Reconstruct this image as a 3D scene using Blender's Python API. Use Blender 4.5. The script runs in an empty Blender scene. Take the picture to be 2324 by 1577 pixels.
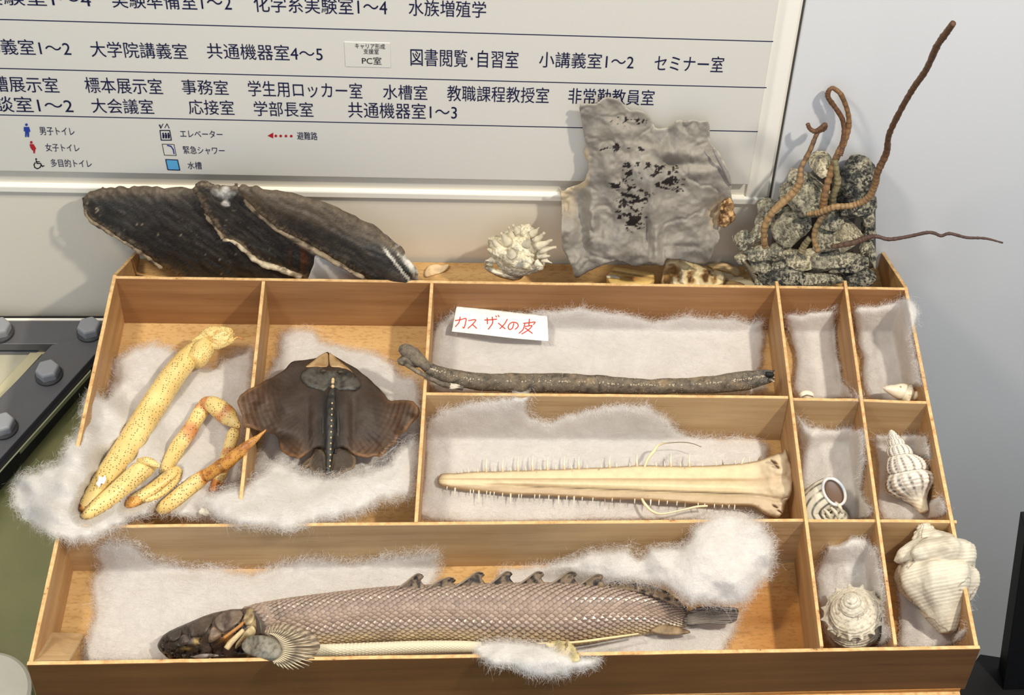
import bpy, math, random
import numpy as np
from mathutils import Vector, Matrix

random.seed(7)
RNG = np.random.default_rng(11)
C = bpy.context.scene.collection
SC = bpy.context.scene

# ---------------------------------------------------------------- camera
RZ = 1.06                      # height of the tray rim above the floor
F_PX, PX, PY = 4064.07, 1664.17, 186.89
CAM = np.array([-0.030653, -1.340448, 1.572318 + RZ])
_a, _y, _r = math.radians(42.62926), math.radians(10.067137), math.radians(8.324259)
FWD = np.array([math.sin(_y)*math.cos(_a), math.cos(_y)*math.cos(_a), -math.sin(_a)])
_rt = np.cross(FWD, [0, 0, 1.0]); _rt /= np.linalg.norm(_rt)
_up = np.cross(_rt, FWD)
RT = _rt*math.cos(_r) + _up*math.sin(_r)
UP = np.cross(RT, FWD)
cd = bpy.data.cameras.new('camera'); cam = bpy.data.objects.new('camera', cd); C.objects.link(cam)
cam.matrix_world = Matrix(((RT[0], UP[0], -FWD[0], CAM[0]), (RT[1], UP[1], -FWD[1], CAM[1]),
                           (RT[2], UP[2], -FWD[2], CAM[2]), (0, 0, 0, 1)))
cd.sensor_fit = 'HORIZONTAL'; cd.sensor_width = 36.0
cd.lens = F_PX/2324*36.0
cd.shift_x = -(PX-1162)/2324.0
cd.shift_y = (PY-788.5)/2324.0
cd.clip_start = 0.05
SC.camera = cam

# ---------------------------------------------------------------- world, lamps, exposure
w = bpy.data.worlds.new('world'); SC.world = w; w.use_nodes = True
bg = w.node_tree.nodes['Background']
bg.inputs[0].default_value = (0.66, 0.79, 1.0, 1); bg.inputs[1].default_value = 0.48

def area(name, loc, target, size, power, col):
    l = bpy.data.lights.new(name, 'AREA'); l.shape = 'DISK'; l.size = size; l.energy = power; l.color = col
    o = bpy.data.objects.new(name, l); C.objects.link(o); o.location = loc
    d = Vector(target)-Vector(loc); o.rotation_euler = d.to_track_quat('-Z', 'Y').to_euler(); return o
area('ceiling_spot', (1.05, -0.88, 3.05), (0.25, -0.1, 1.0), 0.10, 40, (1.0, 0.91, 0.76))
area('ceiling_spot', (-0.95, -0.65, 3.05), (-0.1, -0.1, 1.0), 0.30, 24, (1.0, 0.91, 0.76))
area('fill_lamp', (0.1, -2.2, 3.0), (0.0, -0.2, 1.0), 1.2, 13, (0.92, 0.96, 1.0))  # added soft fill without a visible source, brightens the batting
SC.view_settings.view_transform = 'Standard'; SC.view_settings.look = 'None'
SC.view_settings.gamma = 1.0; SC.view_settings.use_curve_mapping = False
SC.view_settings.exposure = -0.06

# ---------------------------------------------------------------- geometry helpers
def _dirs(u, v):
    u = np.asarray(u, float); v = np.asarray(v, float)
    return FWD + RT*((u-PX)/F_PX)[..., None] - UP*((v-PY)/F_PX)[..., None]
def A(u, v, z):
    """point at height z above the tray rim along the sight line of (u, v)"""
    d = _dirs(u, v); z = np.asarray(z, float)+RZ
    t = (z-CAM[2])/d[..., 2]
    return CAM+d*t[..., None]
def AY(u, v, y):
    d = _dirs(u, v); t = (np.asarray(y, float)-CAM[1])/d[..., 1]
    return CAM+d*t[..., None]
def AN(u, v, p, n):
    d = _dirs(u, v); t = ((np.asarray(p)-CAM)@n)/(d@n)
    return CAM+d*t[..., None]

def PJ(P):
    d = np.asarray(P, float)-CAM; k = d@FWD
    return PX+F_PX*(d@RT)/k, PY-F_PX*(d@UP)/k, F_PX/k
def lin(c):
    c = np.asarray(c, float)/255.0
    return np.where(c <= 0.04045, c/12.92, ((c+0.055)/1.055)**2.4)
def L4(c): return tuple(lin(c))+(1,)

_perm = np.random.default_rng(3).random((64, 64, 64))
def vn(P, s, seed=0):
    """trilinear value noise, -1..1; P (N,3) or (N,2)"""
    P = np.asarray(P, float)
    if P.shape[-1] == 2: P = np.concatenate([P, np.zeros(P.shape[:-1]+(1,))], -1)
    Q = P*s+seed*7.31+100.0
    i = np.floor(Q).astype(int); f = Q-i; f = f*f*(3-2*f); i &= 63; j = (i+1) & 63
    x0, y0, z0 = i[..., 0], i[..., 1], i[..., 2]; x1, y1, z1 = j[..., 0], j[..., 1], j[..., 2]
    fx, fy, fz = f[..., 0], f[..., 1], f[..., 2]
    def l(a, b, t): return a+(b-a)*t
    r = l(l(l(_perm[x0, y0, z0], _perm[x1, y0, z0], fx), l(_perm[x0, y1, z0], _perm[x1, y1, z0], fx), fy),
          l(l(_perm[x0, y0, z1], _perm[x1, y0, z1], fx), l(_perm[x0, y1, z1], _perm[x1, y1, z1], fx), fy), fz)
    return r*2-1
def fbm(P, s, seed=0, o=4):
    r = 0; a = 1.0; t = 0
    for k in range(o):
        r = r+a*vn(P, s*2**k, seed+k*3); t += a; a *= .5
    return r/t
def sst(a, b, x):
    t = np.clip((x-a)/(b-a), 0, 1); return t*t*(3-2*t)
def mix(a, b, t):
    t = np.asarray(t)[..., None]; return np.asarray(a)*(1-t)+np.asarray(b)*t

def thing(name, label, cat, loc=(0, 0, 0), group=None):
    o = bpy.data.objects.new(name, None); C.objects.link(o); o.location = loc
    o.empty_display_size = 0.02
    o['label'] = label; o['category'] = cat
    if group: o['group'] = group
    return o
def wloc(o):
    v = Vector(o.location)
    while o.parent: o = o.parent; v = v+o.location
    return v
def mobj(name, verts, faces, mat, parent=None, smooth=True, col=None, uv=None, label=None, stuff=False,
         attr=None, mats=None, midx=None):
    V = np.asarray(verts, float)
    org = V.mean(0) if parent is not None else V.mean(0)
    me = bpy.data.meshes.new(name)
    if isinstance(faces, np.ndarray): fa = faces
    else: fa = np.asarray(faces) if len({len(f) for f in faces}) == 1 else None
    if fa is not None:
        n = len(V); k = fa.shape[1]; m = len(fa)
        me.vertices.add(n); me.vertices.foreach_set('co', (V-org).astype(np.float32).ravel())
        me.loops.add(m*k); me.loops.foreach_set('vertex_index', fa.astype(np.int32).ravel())
        me.polygons.add(m); me.polygons.foreach_set('loop_start', np.arange(0, m*k, k, dtype=np.int32))
        me.polygons.foreach_set('loop_total', np.full(m, k, dtype=np.int32))
        me.update(calc_edges=True)
    else:
        me.from_pydata((V-org).tolist(), [], [list(map(int, f)) for f in faces]); me.update()
    me.validate()
    for mm in (mats or [mat]): me.materials.append(mm)
    if midx is not None: me.polygons.foreach_set('material_index', np.asarray(midx, dtype=np.int32))
    me.polygons.foreach_set('use_smooth', np.full(len(me.polygons), smooth, dtype=bool))
    if col is not None:
        ca = me.color_attributes.new('Col', 'FLOAT_COLOR', 'POINT')
        cc = np.ones((len(V), 4), np.float32); cc[:, :3] = col; ca.data.foreach_set('color', cc.ravel())
    if attr is not None:
        for k, a in attr.items():
            at = me.attributes.new(k, 'FLOAT', 'POINT'); at.data.foreach_set('value', np.asarray(a, np.float32))
    if uv is not None:
        ul = me.uv_layers.new(name='UVMap'); vi = np.empty(len(me.loops), np.int32)
        me.loops.foreach_get('vertex_index', vi)
        ul.data.foreach_set('uv', np.asarray(uv, np.float32)[vi].ravel())
    o = bpy.data.objects.new(name, me); C.objects.link(o)
    if parent is not None:
        o.parent = parent; o.location = Vector(org)-wloc(parent)
    else: o.location = Vector(org)
    if label: o['label'] = label
    if stuff: o['kind'] = 'stuff'
    return o
def struct(o): o['kind'] = 'structure'; return o

class MB:
    """mesh collector"""
    def __init__(s): s.v = []; s.f = []; s.c = []; s.n = 0; s.m = []
    def add(s, V, F, col=None, mi=0):
        V = np.asarray(V, float); s.v.append(V)
        for f in F: s.f.append([int(i)+s.n for i in f]); s.m.append(mi)
        if col is not None: s.c.append(np.broadcast_to(np.asarray(col, float), (len(V), 3)))
        s.n += len(V)
    def build(s, name, mat, parent=None, smooth=True, **k):
        return mobj(name, np.concatenate(s.v), s.f, mat, parent, smooth,
                    col=np.concatenate(s.c) if s.c else None, midx=s.m if k.get('mats') else None, **k)

BOXF = [(0, 3, 2, 1), (4, 5, 6, 7), (0, 1, 5, 4), (1, 2, 6, 5), (2, 3, 7, 6), (3, 0, 4, 7)]
def box(x0, x1, y0, y1, z0, z1):
    return np.array([(x0, y0, z0), (x1, y0, z0), (x1, y1, z0), (x0, y1, z0),
                     (x0, y0, z1), (x1, y0, z1), (x1, y1, z1), (x0, y1, z1)], float), BOXF
def bev(o, w=.0006, seg=2):
    m = o.modifiers.new('bevel', 'BEVEL'); m.width = w; m.segments = seg; m.limit_method = 'ANGLE'; return o

def cr(pts, n, closed=False):
    """Catmull-Rom resample of rows"""
    P = np.asarray(pts, float)
    if closed: Q = np.vstack([P[-1], P, P[0], P[1]]); m = len(P)
    else: Q = np.vstack([2*P[0]-P[1], P, 2*P[-1]-P[-2]]); m = len(P)-1
    t = np.linspace(0, m, n, endpoint=not closed); i = np.minimum(t.astype(int), m-1); f = (t-i)[:, None]
    a, b, c, d = Q[i], Q[i+1], Q[i+2], Q[i+3]
    return .5*((2*b)+(c-a)*f+(2*a-5*b+4*c-d)*f**2+(3*b-a-3*c+d)*f**3)

def tube_mesh(P, R, ns=16, flat=None, upv=(0, 0, 1), cap=True, prof=None):
    """sweep along P with radii R (optionally R2 for the 'up' radius); returns verts, faces, (s, theta)"""
    P = np.asarray(P, float); n = len(P)
    T = np.gradient(P, axis=0); T /= np.linalg.norm(T, axis=1)[:, None]
    up = np.asarray(upv, float)
    N = []; 
    ref = up-T[0]*(up@T[0]); ref /= np.linalg.norm(ref)
    for i in range(n):
        ref = ref-T[i]*(ref@T[i]); ref /= np.linalg.norm(ref); N.append(ref)
    N = np.array(N); B = np.cross(T, N)
    th = np.linspace(0, 2*np.pi, ns, endpoint=False)
    R = np.broadcast_to(np.asarray(R, float), (n,)); R2 = R if flat is None else R*np.asarray(flat)
    rr = np.ones((n, ns)) if prof is None else prof(np.linspace(0, 1, n)[:, None], th[None, :])
    V = P[:, None]+B[:, None]*(np.cos(th)[None, :, None]*(R[:, None]*rr)[..., None])+N[:, None]*(np.sin(th)[None, :, None]*(R2[:, None]*rr)[..., None])
    S = np.repeat(np.linspace(0, 1, n), ns); TH = np.tile(th, n)
    V = V.reshape(-1, 3); F = []
    for i in range(n-1):
        for j in range(ns):
            k = (j+1) % ns; F.append((i*ns+j, i*ns+k, (i+1)*ns+k, (i+1)*ns+j))
    F = [tuple(f) for f in F]
    if cap:
        a = len(V); V = np.vstack([V, P[0], P[-1]]); S = np.append(S, [0, 1]); TH = np.append(TH, [0, 0])
        for j in range(ns):
            k = (j+1) % ns; F.append((a, k, j)); F.append((a+1, (n-1)*ns+j, (n-1)*ns+k))
    return V, F, S, TH

def inpoly(U, V, poly):
    x, y = poly[:, 0], poly[:, 1]; x2, y2 = np.roll(x, -1), np.roll(y, -1)
    r = np.zeros(len(U), bool)
    for a, b, c, d in zip(x, y, x2, y2):
        if b == d: continue
        cnd = ((b > V) != (d > V)) & (U < (c-a)*(V-b)/(d-b)+a); r ^= cnd
    return r
def pdist(U, V, poly, nearest=False):
    a = poly; b = np.roll(poly, -1, 0); ab = b-a; l = (ab**2).sum(1)+1e-9
    P = np.stack([U, V], 1); best = np.full(len(U), 1e9); Q = P.copy()
    for k in range(len(a)):
        t = np.clip(((P-a[k])@ab[k])/l[k], 0, 1); q = a[k]+t[:, None]*ab[k]; d = np.hypot(*(P-q).T)
        m = d < best; best[m] = d[m]; Q[m] = q[m]
    return (best, Q) if nearest else best
def idw(ctrl, U, V, p=2.5):
    c = np.asarray(ctrl, float)
    if c.ndim == 0: return np.full(len(U), float(c))
    w = 0; s = 0
    for x, y, z in c:
        k = 1/(((U-x)**2+(V-y)**2)+30.0)**(p/2); w = w+k; s = s+k*z
    return s/w

def relief(name, outline, depth, mat, parent, mode='z', thick=.004, R=20, step=4, bump=None, col=None, back=None,
           jit=0, seed=0, smooth_outline=4, holes=None, edge_pow=.5, minthick=.0004, puff=1.0, attr=None, label=None,
           stuff=False, ret=False, plane=None, zpost=None, shell=True):
    if mode == 'z' and zpost is None: press_poly(outline, depth, thick*.5+.001)
    """solid sheet or cushion: outline traced, each point placed at its own depth (height z or distance y)"""
    ol = np.asarray(outline, float)
    if smooth_outline: ol = cr(ol, len(ol)*smooth_outline, closed=True)
    if jit:
        ol = ol+np.stack([fbm(ol, .05, seed+5), fbm(ol, .05, seed+9)], 1)*jit+np.stack([vn(ol, .3, seed+1), vn(ol, .3, seed+2)], 1)*jit*.4
    lo = ol.min(0)-step; hi = ol.max(0)+step
    nx = int((hi[0]-lo[0])/step)+2; ny = int((hi[1]-lo[1])/step)+2
    gu, gv = np.meshgrid(lo[0]+np.arange(nx)*step, lo[1]+np.arange(ny)*step, indexing='ij')
    cu = (gu[:-1, :-1]+step/2).ravel(); cv = (gv[:-1, :-1]+step/2).ravel()
    ins = inpoly(cu, cv, ol)
    if holes is not None:
        for h in holes: ins &= ~inpoly(cu, cv, np.asarray(h, float))
    ins = ins.reshape(nx-1, ny-1)
    idx = np.arange(nx*ny).reshape(nx, ny)
    q = np.stack([idx[:-1, :-1], idx[1:, :-1], idx[1:, 1:], idx[:-1, 1:]], -1)[ins]
    used, inv = np.unique(q, return_inverse=True); q = inv.reshape(q.shape)
    U = gu.ravel()[used]; V = gv.ravel()[used]
    # boundary edges
    e = np.concatenate([q[:, [0, 1]], q[:, [1, 2]], q[:, [2, 3]], q[:, [3, 0]]])
    key = e[:, 0].astype(np.int64)*len(U)+e[:, 1]; rk = e[:, 1].astype(np.int64)*len(U)+e[:, 0]
    be = e[~np.isin(key, rk)]
    bv = np.unique(be)
    polys = [ol]+([np.asarray(h, float) for h in holes] if holes else [])
    for pl in polys:
        d, Q = pdist(U[bv], V[bv], pl, True); m = d < step*.95
        U[bv[m]] = Q[m, 0]; V[bv[m]] = Q[m, 1]
    d = np.min([pdist(U, V, pl) for pl in polys], 0); d[bv] = 0
    z = depth(U, V) if callable(depth) else idw(depth, U, V)
    e_ = np.clip(d/R, 0, 1); prof = (1-(1-e_)**2)**edge_pow
    T = thick*prof+minthick
    b = bump(U, V, d) if bump is not None else 0
    if mode == 'z':
        zt = z+T*puff*.5+b
        if zpost is not None: zt = zpost(U, V, zt)
        top = A(U, V, zt); bot = top.copy(); bot[:, 2] = np.maximum(bot[:, 2]-T, RZ-.0768)
    elif mode == 'y':
        top = AY(U, V, z-T*puff*.5-b); bot = top.copy(); bot[:, 1] += T
    else:
        p, n = plane; p = np.asarray(p, float); n = np.asarray(n, float); n = n/np.linalg.norm(n)
        base = AN(U, V, p, n); off = (z+T*puff*.5+b)
        vd = (CAM-base); vd /= np.linalg.norm(vd, axis=1)[:, None]; k = (vd@n)
        top = base+vd*(off/k)[:, None]; bot = top-n*T[:, None]
    n_ = len(U)
    # orientation: top faces toward camera
    Fq = q.copy()
    a0 = top[Fq[0, 0]]; nn = np.cross(top[Fq[:, 1]]-top[Fq[:, 0]], top[Fq[:, 2]]-top[Fq[:, 0]]).sum(0)
    if nn@(CAM-a0) < 0: Fq = Fq[:, ::-1]; be = be[:, ::-1]
    side = np.stack([be[:, 1], be[:, 0], be[:, 0]+n_, be[:, 1]+n_], 1)
    F = np.concatenate([Fq, Fq[:, ::-1]+n_, side])
    cc = None
    if col is not None:
        c = col(U, V, d); cb = c if back is None else np.broadcast_to(lin(back), c.shape); cc = np.concatenate([c, cb])
    at = {'edge': np.tile(d/R, 2)}
    if attr: at.update({k: np.tile(f(U, V, d), 2) for k, f in attr.items()})
    vv = np.concatenate([top, bot]); uvs = np.tile(np.stack([U/1000, V/1000], 1), (2, 1))
    if not shell:
        vv = top; F = Fq; uvs = uvs[:n_]; at = {k: a[:n_] for k, a in at.items()}; cc = None if cc is None else cc[:n_]
    o = mobj(name, vv, F, mat, parent, True, col=cc, uv=uvs, attr=at, label=label, stuff=stuff)
    if ret: return o, dict(U=U, V=V, top=top, q=Fq, d=d, bv=bv, ol=ol)
    return o

# heights of the specimens, so that the batting gives way beneath them
PRESS = []
def press_tube(rows, drop=.003, n=18):
    r = cr(rows, n); PRESS.append(('t', r, drop))
def press_poly(ol, zf, drop=.006): PRESS.append(('p', np.asarray(ol, float), zf, drop))
def press(U, V, z):
    z = z.copy()
    for p in PRESS:
        if p[0] == 't':
            b0, b1 = p[1][:, :2].min(0)-60, p[1][:, :2].max(0)+60
            m = (U > b0[0]) & (U < b1[0]) & (V > b0[1]) & (V < b1[1]); lim = np.full(len(U), 9.0)
            if not m.any(): continue
            lm = lim[m]
            for u, v, zc, rp in p[1]:
                d = np.hypot(U[m]-u, V[m]-v)-rp*.9; lm = np.minimum(lm, zc-max(p[2], rp/2500.)+np.maximum(d, 0)*.0024)
            lim[m] = lm
        else:
            b0, b1 = p[1].min(0)-60, p[1].max(0)+60
            m = (U > b0[0]) & (U < b1[0]) & (V > b0[1]) & (V < b1[1]); lim = np.full(len(U), 9.0)
            if not m.any(): continue
            d = pdist(U[m], V[m], p[1]); i = inpoly(U[m], V[m], p[1]); zz = p[2](U[m], V[m]) if callable(p[2]) else idw(p[2], U[m], V[m])
            lim[m] = zz-p[3]+np.where(i, -.002, d*.0022)
        z = np.minimum(z, lim)
    return np.maximum(z, -.0765)

# ---------------------------------------------------------------- materials
def newmat(name):
    m = bpy.data.materials.new(name); m.use_nodes = True; nt = m.node_tree
    return m, nt, nt.nodes['Principled BSDF']
def nd(nt, t, **k):
    n = nt.nodes.new(t)
    for a, b in k.items():
        if a in n.inputs: n.inputs[a].default_value = b
        else: setattr(n, a, b)
    return n
def lk(nt, a, b): nt.links.new(a, b)
def ramp(nt, fac, stops, interp='LINEAR'):
    r = nt.nodes.new('ShaderNodeValToRGB'); r.color_ramp.interpolation = interp
    el = r.color_ramp.elements
    while len(el) < len(stops): el.new(.5)
    for e, (p, c) in zip(el, stops): e.position = p; e.color = tuple(c) if len(c) == 4 else tuple(c)+(1,)
    lk(nt, fac, r.inputs[0]); return r.outputs[0]
def coord(nt, kind='Object', scale=(1, 1, 1), rot=(0, 0, 0)):
    tc = nt.nodes.new('ShaderNodeTexCoord'); mp = nt.nodes.new('ShaderNodeMapping')
    mp.inputs['Scale'].default_value = scale; mp.inputs['Rotation'].default_value = rot
    lk(nt, tc.outputs[kind], mp.inputs[0]); return mp.outputs[0]
def mixc(nt, f, a, b, mode='MIX'):
    n = nt.nodes.new('ShaderNodeMix'); n.data_type = 'RGBA'; n.blend_type = mode
    for s, v in ((n.inputs[0], f), (n.inputs[6], a), (n.inputs[7], b)):
        if isinstance(v, bpy.types.NodeSocket): lk(nt, v, s)
        elif isinstance(v, (int, float)): s.default_value = v
        else: s.default_value = tuple(v) if len(v) == 4 else tuple(v)+(1,)
    return n.outputs[2]
def noise(nt, vec, scale, detail=4, rough=.6, out=0):
    n = nd(nt, 'ShaderNodeTexNoise', Scale=scale, Detail=detail, Roughness=rough); lk(nt, vec, n.inputs['Vector']); return n.outputs[out]
def bump(nt, b, h, strength=.3, dist=.001, prev=None):
    n = nd(nt, 'ShaderNodeBump', Strength=strength, Distance=dist); lk(nt, h, n.inputs['Height'])
    if prev is not None: lk(nt, prev, n.inputs['Normal'])
    lk(nt, n.outputs[0], b.inputs['Normal']); return n.outputs[0]

def flat(name, c, rough=.5, metal=0, spec=.5, nz=0, nscale=30, bstr=0):
    m, nt, b = newmat(name); b.inputs['Roughness'].default_value = rough; b.inputs['Metallic'].default_value = metal
    b.inputs['Specular IOR Level'].default_value = spec
    v = coord(nt); n = noise(nt, v, nscale)
    c = np.array(lin(c)); 
    lk(nt, mixc(nt, n, tuple(c*(1-nz)), tuple(np.minimum(c*(1+nz), 1))), b.inputs['Base Color'])
    if bstr: bump(nt, b, n, bstr)
    return m
def vcmat(name, rough=.6, nz=.15, nscale=150, bstr=.3, bdist=.001, spec=.4, sss=0, bscale=400):
    m, nt, b = newmat(name); b.inputs['Roughness'].default_value = rough
    b.inputs['Specular IOR Level'].default_value = spec
    at = nd(nt, 'ShaderNodeAttribute', attribute_name='Col'); v = coord(nt)
    n = noise(nt, v, nscale, 6, .65)
    k = ramp(nt, n, [(.3, (1-nz,)*3), (.7, (1+nz,)*3)])
    lk(nt, mixc(nt, 1.0, at.outputs['Color'], k, 'MULTIPLY'), b.inputs['Base Color'])
    if bstr: bump(nt, b, noise(nt, v, bscale, 5, .6), bstr, bdist)
    if sss:
        b.inputs['Subsurface Weight'].default_value = sss; b.inputs['Subsurface Scale'].default_value = .004
    return m

def wood(name, c1, c2, axis=0, rough=.55, scale=1.0, dark=.0, speck=0.0, bs=.25, stain=False):
    """plywood veneer, grain stretched along one axis"""
    m, nt, b = newmat(name); b.inputs['Roughness'].default_value = rough; b.inputs['Specular IOR Level'].default_value = .35
    s = [60, 60, 60]; s[axis] = 3.0; s = tuple(x*scale for x in s)
    v = coord(nt, 'Object', s)
    n1 = noise(nt, v, 1.0, 5, .6)
    s2 = [260, 260, 260]; s2[axis] = 16; v2 = coord(nt, 'Object', tuple(x*scale for x in s2))
    n2 = noise(nt, v2, 1.0, 3, .7)
    v3 = coord(nt, 'Object', (7, 7, 7)); n3 = noise(nt, v3, 1.0, 3, .5)
    base = ramp(nt, n1, [(.28, lin(c2)), (.72, lin(c1))])
    base = mixc(nt, 1.0, base, ramp(nt, n3, [(.3, (.86, .84, .82)), (.7, (1.1, 1.1, 1.1))]), 'MULTIPLY')
    pores = ramp(nt, n2, [(.60, (1, 1, 1)), (.75, (.62, .55, .48))])
    base = mixc(nt, .55, base, mixc(nt, 1.0, base, pores, 'MULTIPLY'))
    if speck:
        s3 = [330, 330, 330]; s3[axis] = 140; vv = coord(nt, 'Object', tuple(s3))
        n4 = noise(nt, vv, 1.0, 2, .6)
        base = mixc(nt, speck, base, mixc(nt, 1.0, base, ramp(nt, n4, [(.52, (1, 1, 1)), (.62, (.45, .33, .2))]), 'MULTIPLY'))
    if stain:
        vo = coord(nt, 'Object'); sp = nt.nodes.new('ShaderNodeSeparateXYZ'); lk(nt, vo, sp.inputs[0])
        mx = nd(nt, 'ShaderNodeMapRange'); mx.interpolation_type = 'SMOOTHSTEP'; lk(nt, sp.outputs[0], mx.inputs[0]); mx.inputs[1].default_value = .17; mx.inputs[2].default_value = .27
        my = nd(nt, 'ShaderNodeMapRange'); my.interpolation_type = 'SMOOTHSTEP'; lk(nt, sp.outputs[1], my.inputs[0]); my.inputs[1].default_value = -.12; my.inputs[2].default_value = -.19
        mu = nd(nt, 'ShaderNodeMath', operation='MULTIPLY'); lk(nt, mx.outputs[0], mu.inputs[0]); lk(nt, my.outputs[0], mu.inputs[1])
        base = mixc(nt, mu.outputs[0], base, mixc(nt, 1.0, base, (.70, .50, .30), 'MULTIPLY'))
    lk(nt, base, b.inputs['Base Color']); bump(nt, b, n2, bs, .0006)
    return m
def ply_edge(name):
    m, nt, b = newmat(name); b.inputs['Roughness'].default_value = .8
    v = coord(nt, 'Object', (1, 1, 1)); n = noise(nt, v, 90, 4, .7)
    lk(nt, ramp(nt, n, [(.3, lin((120, 85, 50))), (.36, lin((196, 152, 98))), (.6, lin((226, 190, 134)))]), b.inputs['Base Color'])
    bump(nt, b, noise(nt, v, 400), .5, .0008); return m
# ================================================================ SETTING
YW = 0.1003                    # back wall plane
M_wall = flat('wall_paint', (236, 229, 213), .62, nz=.012, nscale=6, spec=.25)
M_wallR = flat('wall_panel_paint', (224, 225, 226), .6, nz=.012, nscale=5, spec=.25)
M_trim = flat('trim_white', (250, 246, 234), .35, spec=.45, nz=.01)
M_floor = flat('grey_floor', (112, 110, 104), .6, nz=.15, nscale=8)
XS = 0.2889                    # seam between the panelled part and the plain wall
def sbox(name, x0, x1, y0, y1, z0, z1, mat, parent=None, b=0, **k):
    V, F = box(x0, x1, y0, y1, z0, z1); o = mobj(name, V, F, mat, parent, False, **k)
    if b: bev(o, b)
    return o
fl = struct(sbox('floor', -3.0, 3.0, -4.0, YW+.06, -.05, 0.0, M_floor))
struct(sbox('wall_back', -3.0, XS-.0015, YW, YW+.05, 0.0, 3.2, M_wall))
struct(sbox('wall_right', XS+.0015, 3.0, YW-.004, YW+.05, 0.0, 3.2, M_wallR, b=.0015))
struct(sbox('wall_joint', XS-.0015, XS+.0015, YW+.0045, YW+.05, 0.0, 3.2, flat('joint_dark', (120, 118, 112), .8)))
# door-frame like trims round the sign panel
zl = float(A(0, 0, 0)[2])*0
def wz(u, v, y=YW): return float(AY(u, v, y)[2])
def wx(u, v, y=YW): return float(AY(u, v, y)[0])
z_mold = wz(1700, 452)
struct(sbox('trim_1', -3.0, XS-.006, YW-.006, YW+.002, z_mold-.004, z_mold+.007, M_trim, b=.002))
struct(sbox('trim_2', XS-.030, XS-.004, YW-.003, YW+.002, z_mold+.007, 3.0, M_trim, b=.001))
struct(sbox('trim_3', XS-.008, XS-.004, YW-.003, YW+.002, 0.0, z_mold-.004, M_trim, b=.001))

# ---------------------------------------------------------------- directory sign
YS = YW-.010                   # face of the sign board
M_sign = flat('sign_face', (224, 221, 212), .42, nz=.008, nscale=4, spec=.4)
M_ink = flat('navy_ink', (22, 26, 66), .5, spec=.2)
M_red = flat('red_ink', (180, 24, 40), .5); M_blue = flat('blue_ink', (28, 62, 160), .5)
M_black = flat('black_ink', (26, 24, 30), .6, spec=.2)
M_sky = flat('light_blue_print', (96, 176, 226), .5)
M_patch = flat('sticker_white', (226, 223, 213), .4, spec=.4)
sign = thing('directory_sign', 'large white building directory board with navy Japanese room names on the wall', 'sign', (0, YS, RZ+.25))
zb = (wz(0, 389, YS)+wz(1700, 419, YS))/2
xr = (wx(1697, 418, YS)+wx(1772, 0, YS))/2
bev(sbox('sign_board', -1.3, xr, YS, YW-.0005, zb, RZ+.75, M_sign, sign), .0012)
def sline(name, u0, v0, u1, v1, wd=.0011, mat=M_ink, par=sign):
    z = (wz(u0, v0, YS)+wz(u1, v1, YS))/2; x0 = wx(u0, v0, YS); x1 = wx(u1, v1, YS)
    if u0 <= 0: x0 = -1.25
    sbox(name, x0, x1, YS-.0003, YS+.0002, z-wd/2, z+wd/2, mat, par)
for l in ((0, 45, 1755, 93), (0, 157, 1740, 197), (0, 262, 1720, 297)): sline('rule_line', *l)
def text(s, u0, v0, u1, v1, hpx, mat=M_ink, par=sign, name='lettering', y=YS):
    """text whose bottom edge runs from (u0,v0) to (u1,v1) on the sign face"""
    cu = bpy.data.curves.new(name, 'FONT'); cu.body = s; cu.size = 1.0; cu.extrude = 0.0; cu.resolution_u = 3
    to = bpy.data.objects.new('tmp', cu); C.objects.link(to)
    dg = bpy.context.evaluated_depsgraph_get(); dg.update()
    me = bpy.data.meshes.new_from_object(to.evaluated_get(dg))
    C.objects.unlink(to); bpy.data.objects.remove(to)
    n = len(me.vertices); co = np.empty(n*3, np.float32); me.vertices.foreach_get('co', co); co = co.reshape(-1, 3).astype(float)
    F = [tuple(p.vertices) for p in me.polygons]
    bpy.data.meshes.remove(me)
    p0 = AY(u0, v0, y); p1 = AY(u1, v1, y); wd = p1[0]-p0[0]; zz = (p0[2]+p1[2])/2
    top = AY((u0+u1)/2, (v0+v1)/2-hpx, y); h = abs(top[2]-zz)
    mn, mx = co.min(0), co.max(0)
    x = p0[0]+(co[:, 0]-mn[0])/(mx[0]-mn[0])*wd; z = zz+(co[:, 1]-mn[1])/(mx[1]-mn[1])*h
    V = np.stack([x, np.full(n, y-.0004), z], 1)
    return mobj(name, V, F, mat, par, False)
T = [('生物系実験室1〜4', -190, 10, 208, 12, 36), ('実験準備室1〜2', 257, 18, 527, 24, 40), ('化学系実験室1〜4', 578, 28, 879, 34, 40), ('水族増殖学', 928, 37, 1103, 39, 38),
     ('大講義室1〜2', -75, 122, 163, 126, 36), ('大学院講義室', 209, 130, 427, 133, 36), ('共通機器室4〜5', 472, 134, 733, 138, 36),
     ('図書閲覧･自習室', 932, 150, 1176, 154, 40), ('小講義室1〜2', 1223, 153, 1437, 157, 36), ('セミナー室', 1484, 160, 1640, 163, 36),
     ('水槽展示室', -52, 207, 136, 210, 36), ('標本展示室', 196, 210, 371, 214, 36), ('事務室', 415, 213, 520, 216, 34), ('学生用ロッカー室', 565, 219, 823, 223, 36),
     ('水槽室', 870, 225, 970, 227, 34), ('教職課程教授室', 1015, 229, 1245, 234, 36), ('非常勤教員室', 1289, 235, 1483, 239, 36),
     ('面談室1〜2', -52, 253, 168, 256, 36), ('大会議室', 211, 256, 351, 259, 34), ('応接室', 430, 259, 533, 261, 34), ('学部長室', 578, 262, 712, 266, 34),
     ('共通機器室1〜3', 791, 267, 1037, 271, 36)]
for s, a, b_, c, d, h in T: text(s, a, b_, c, d, h)
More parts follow.
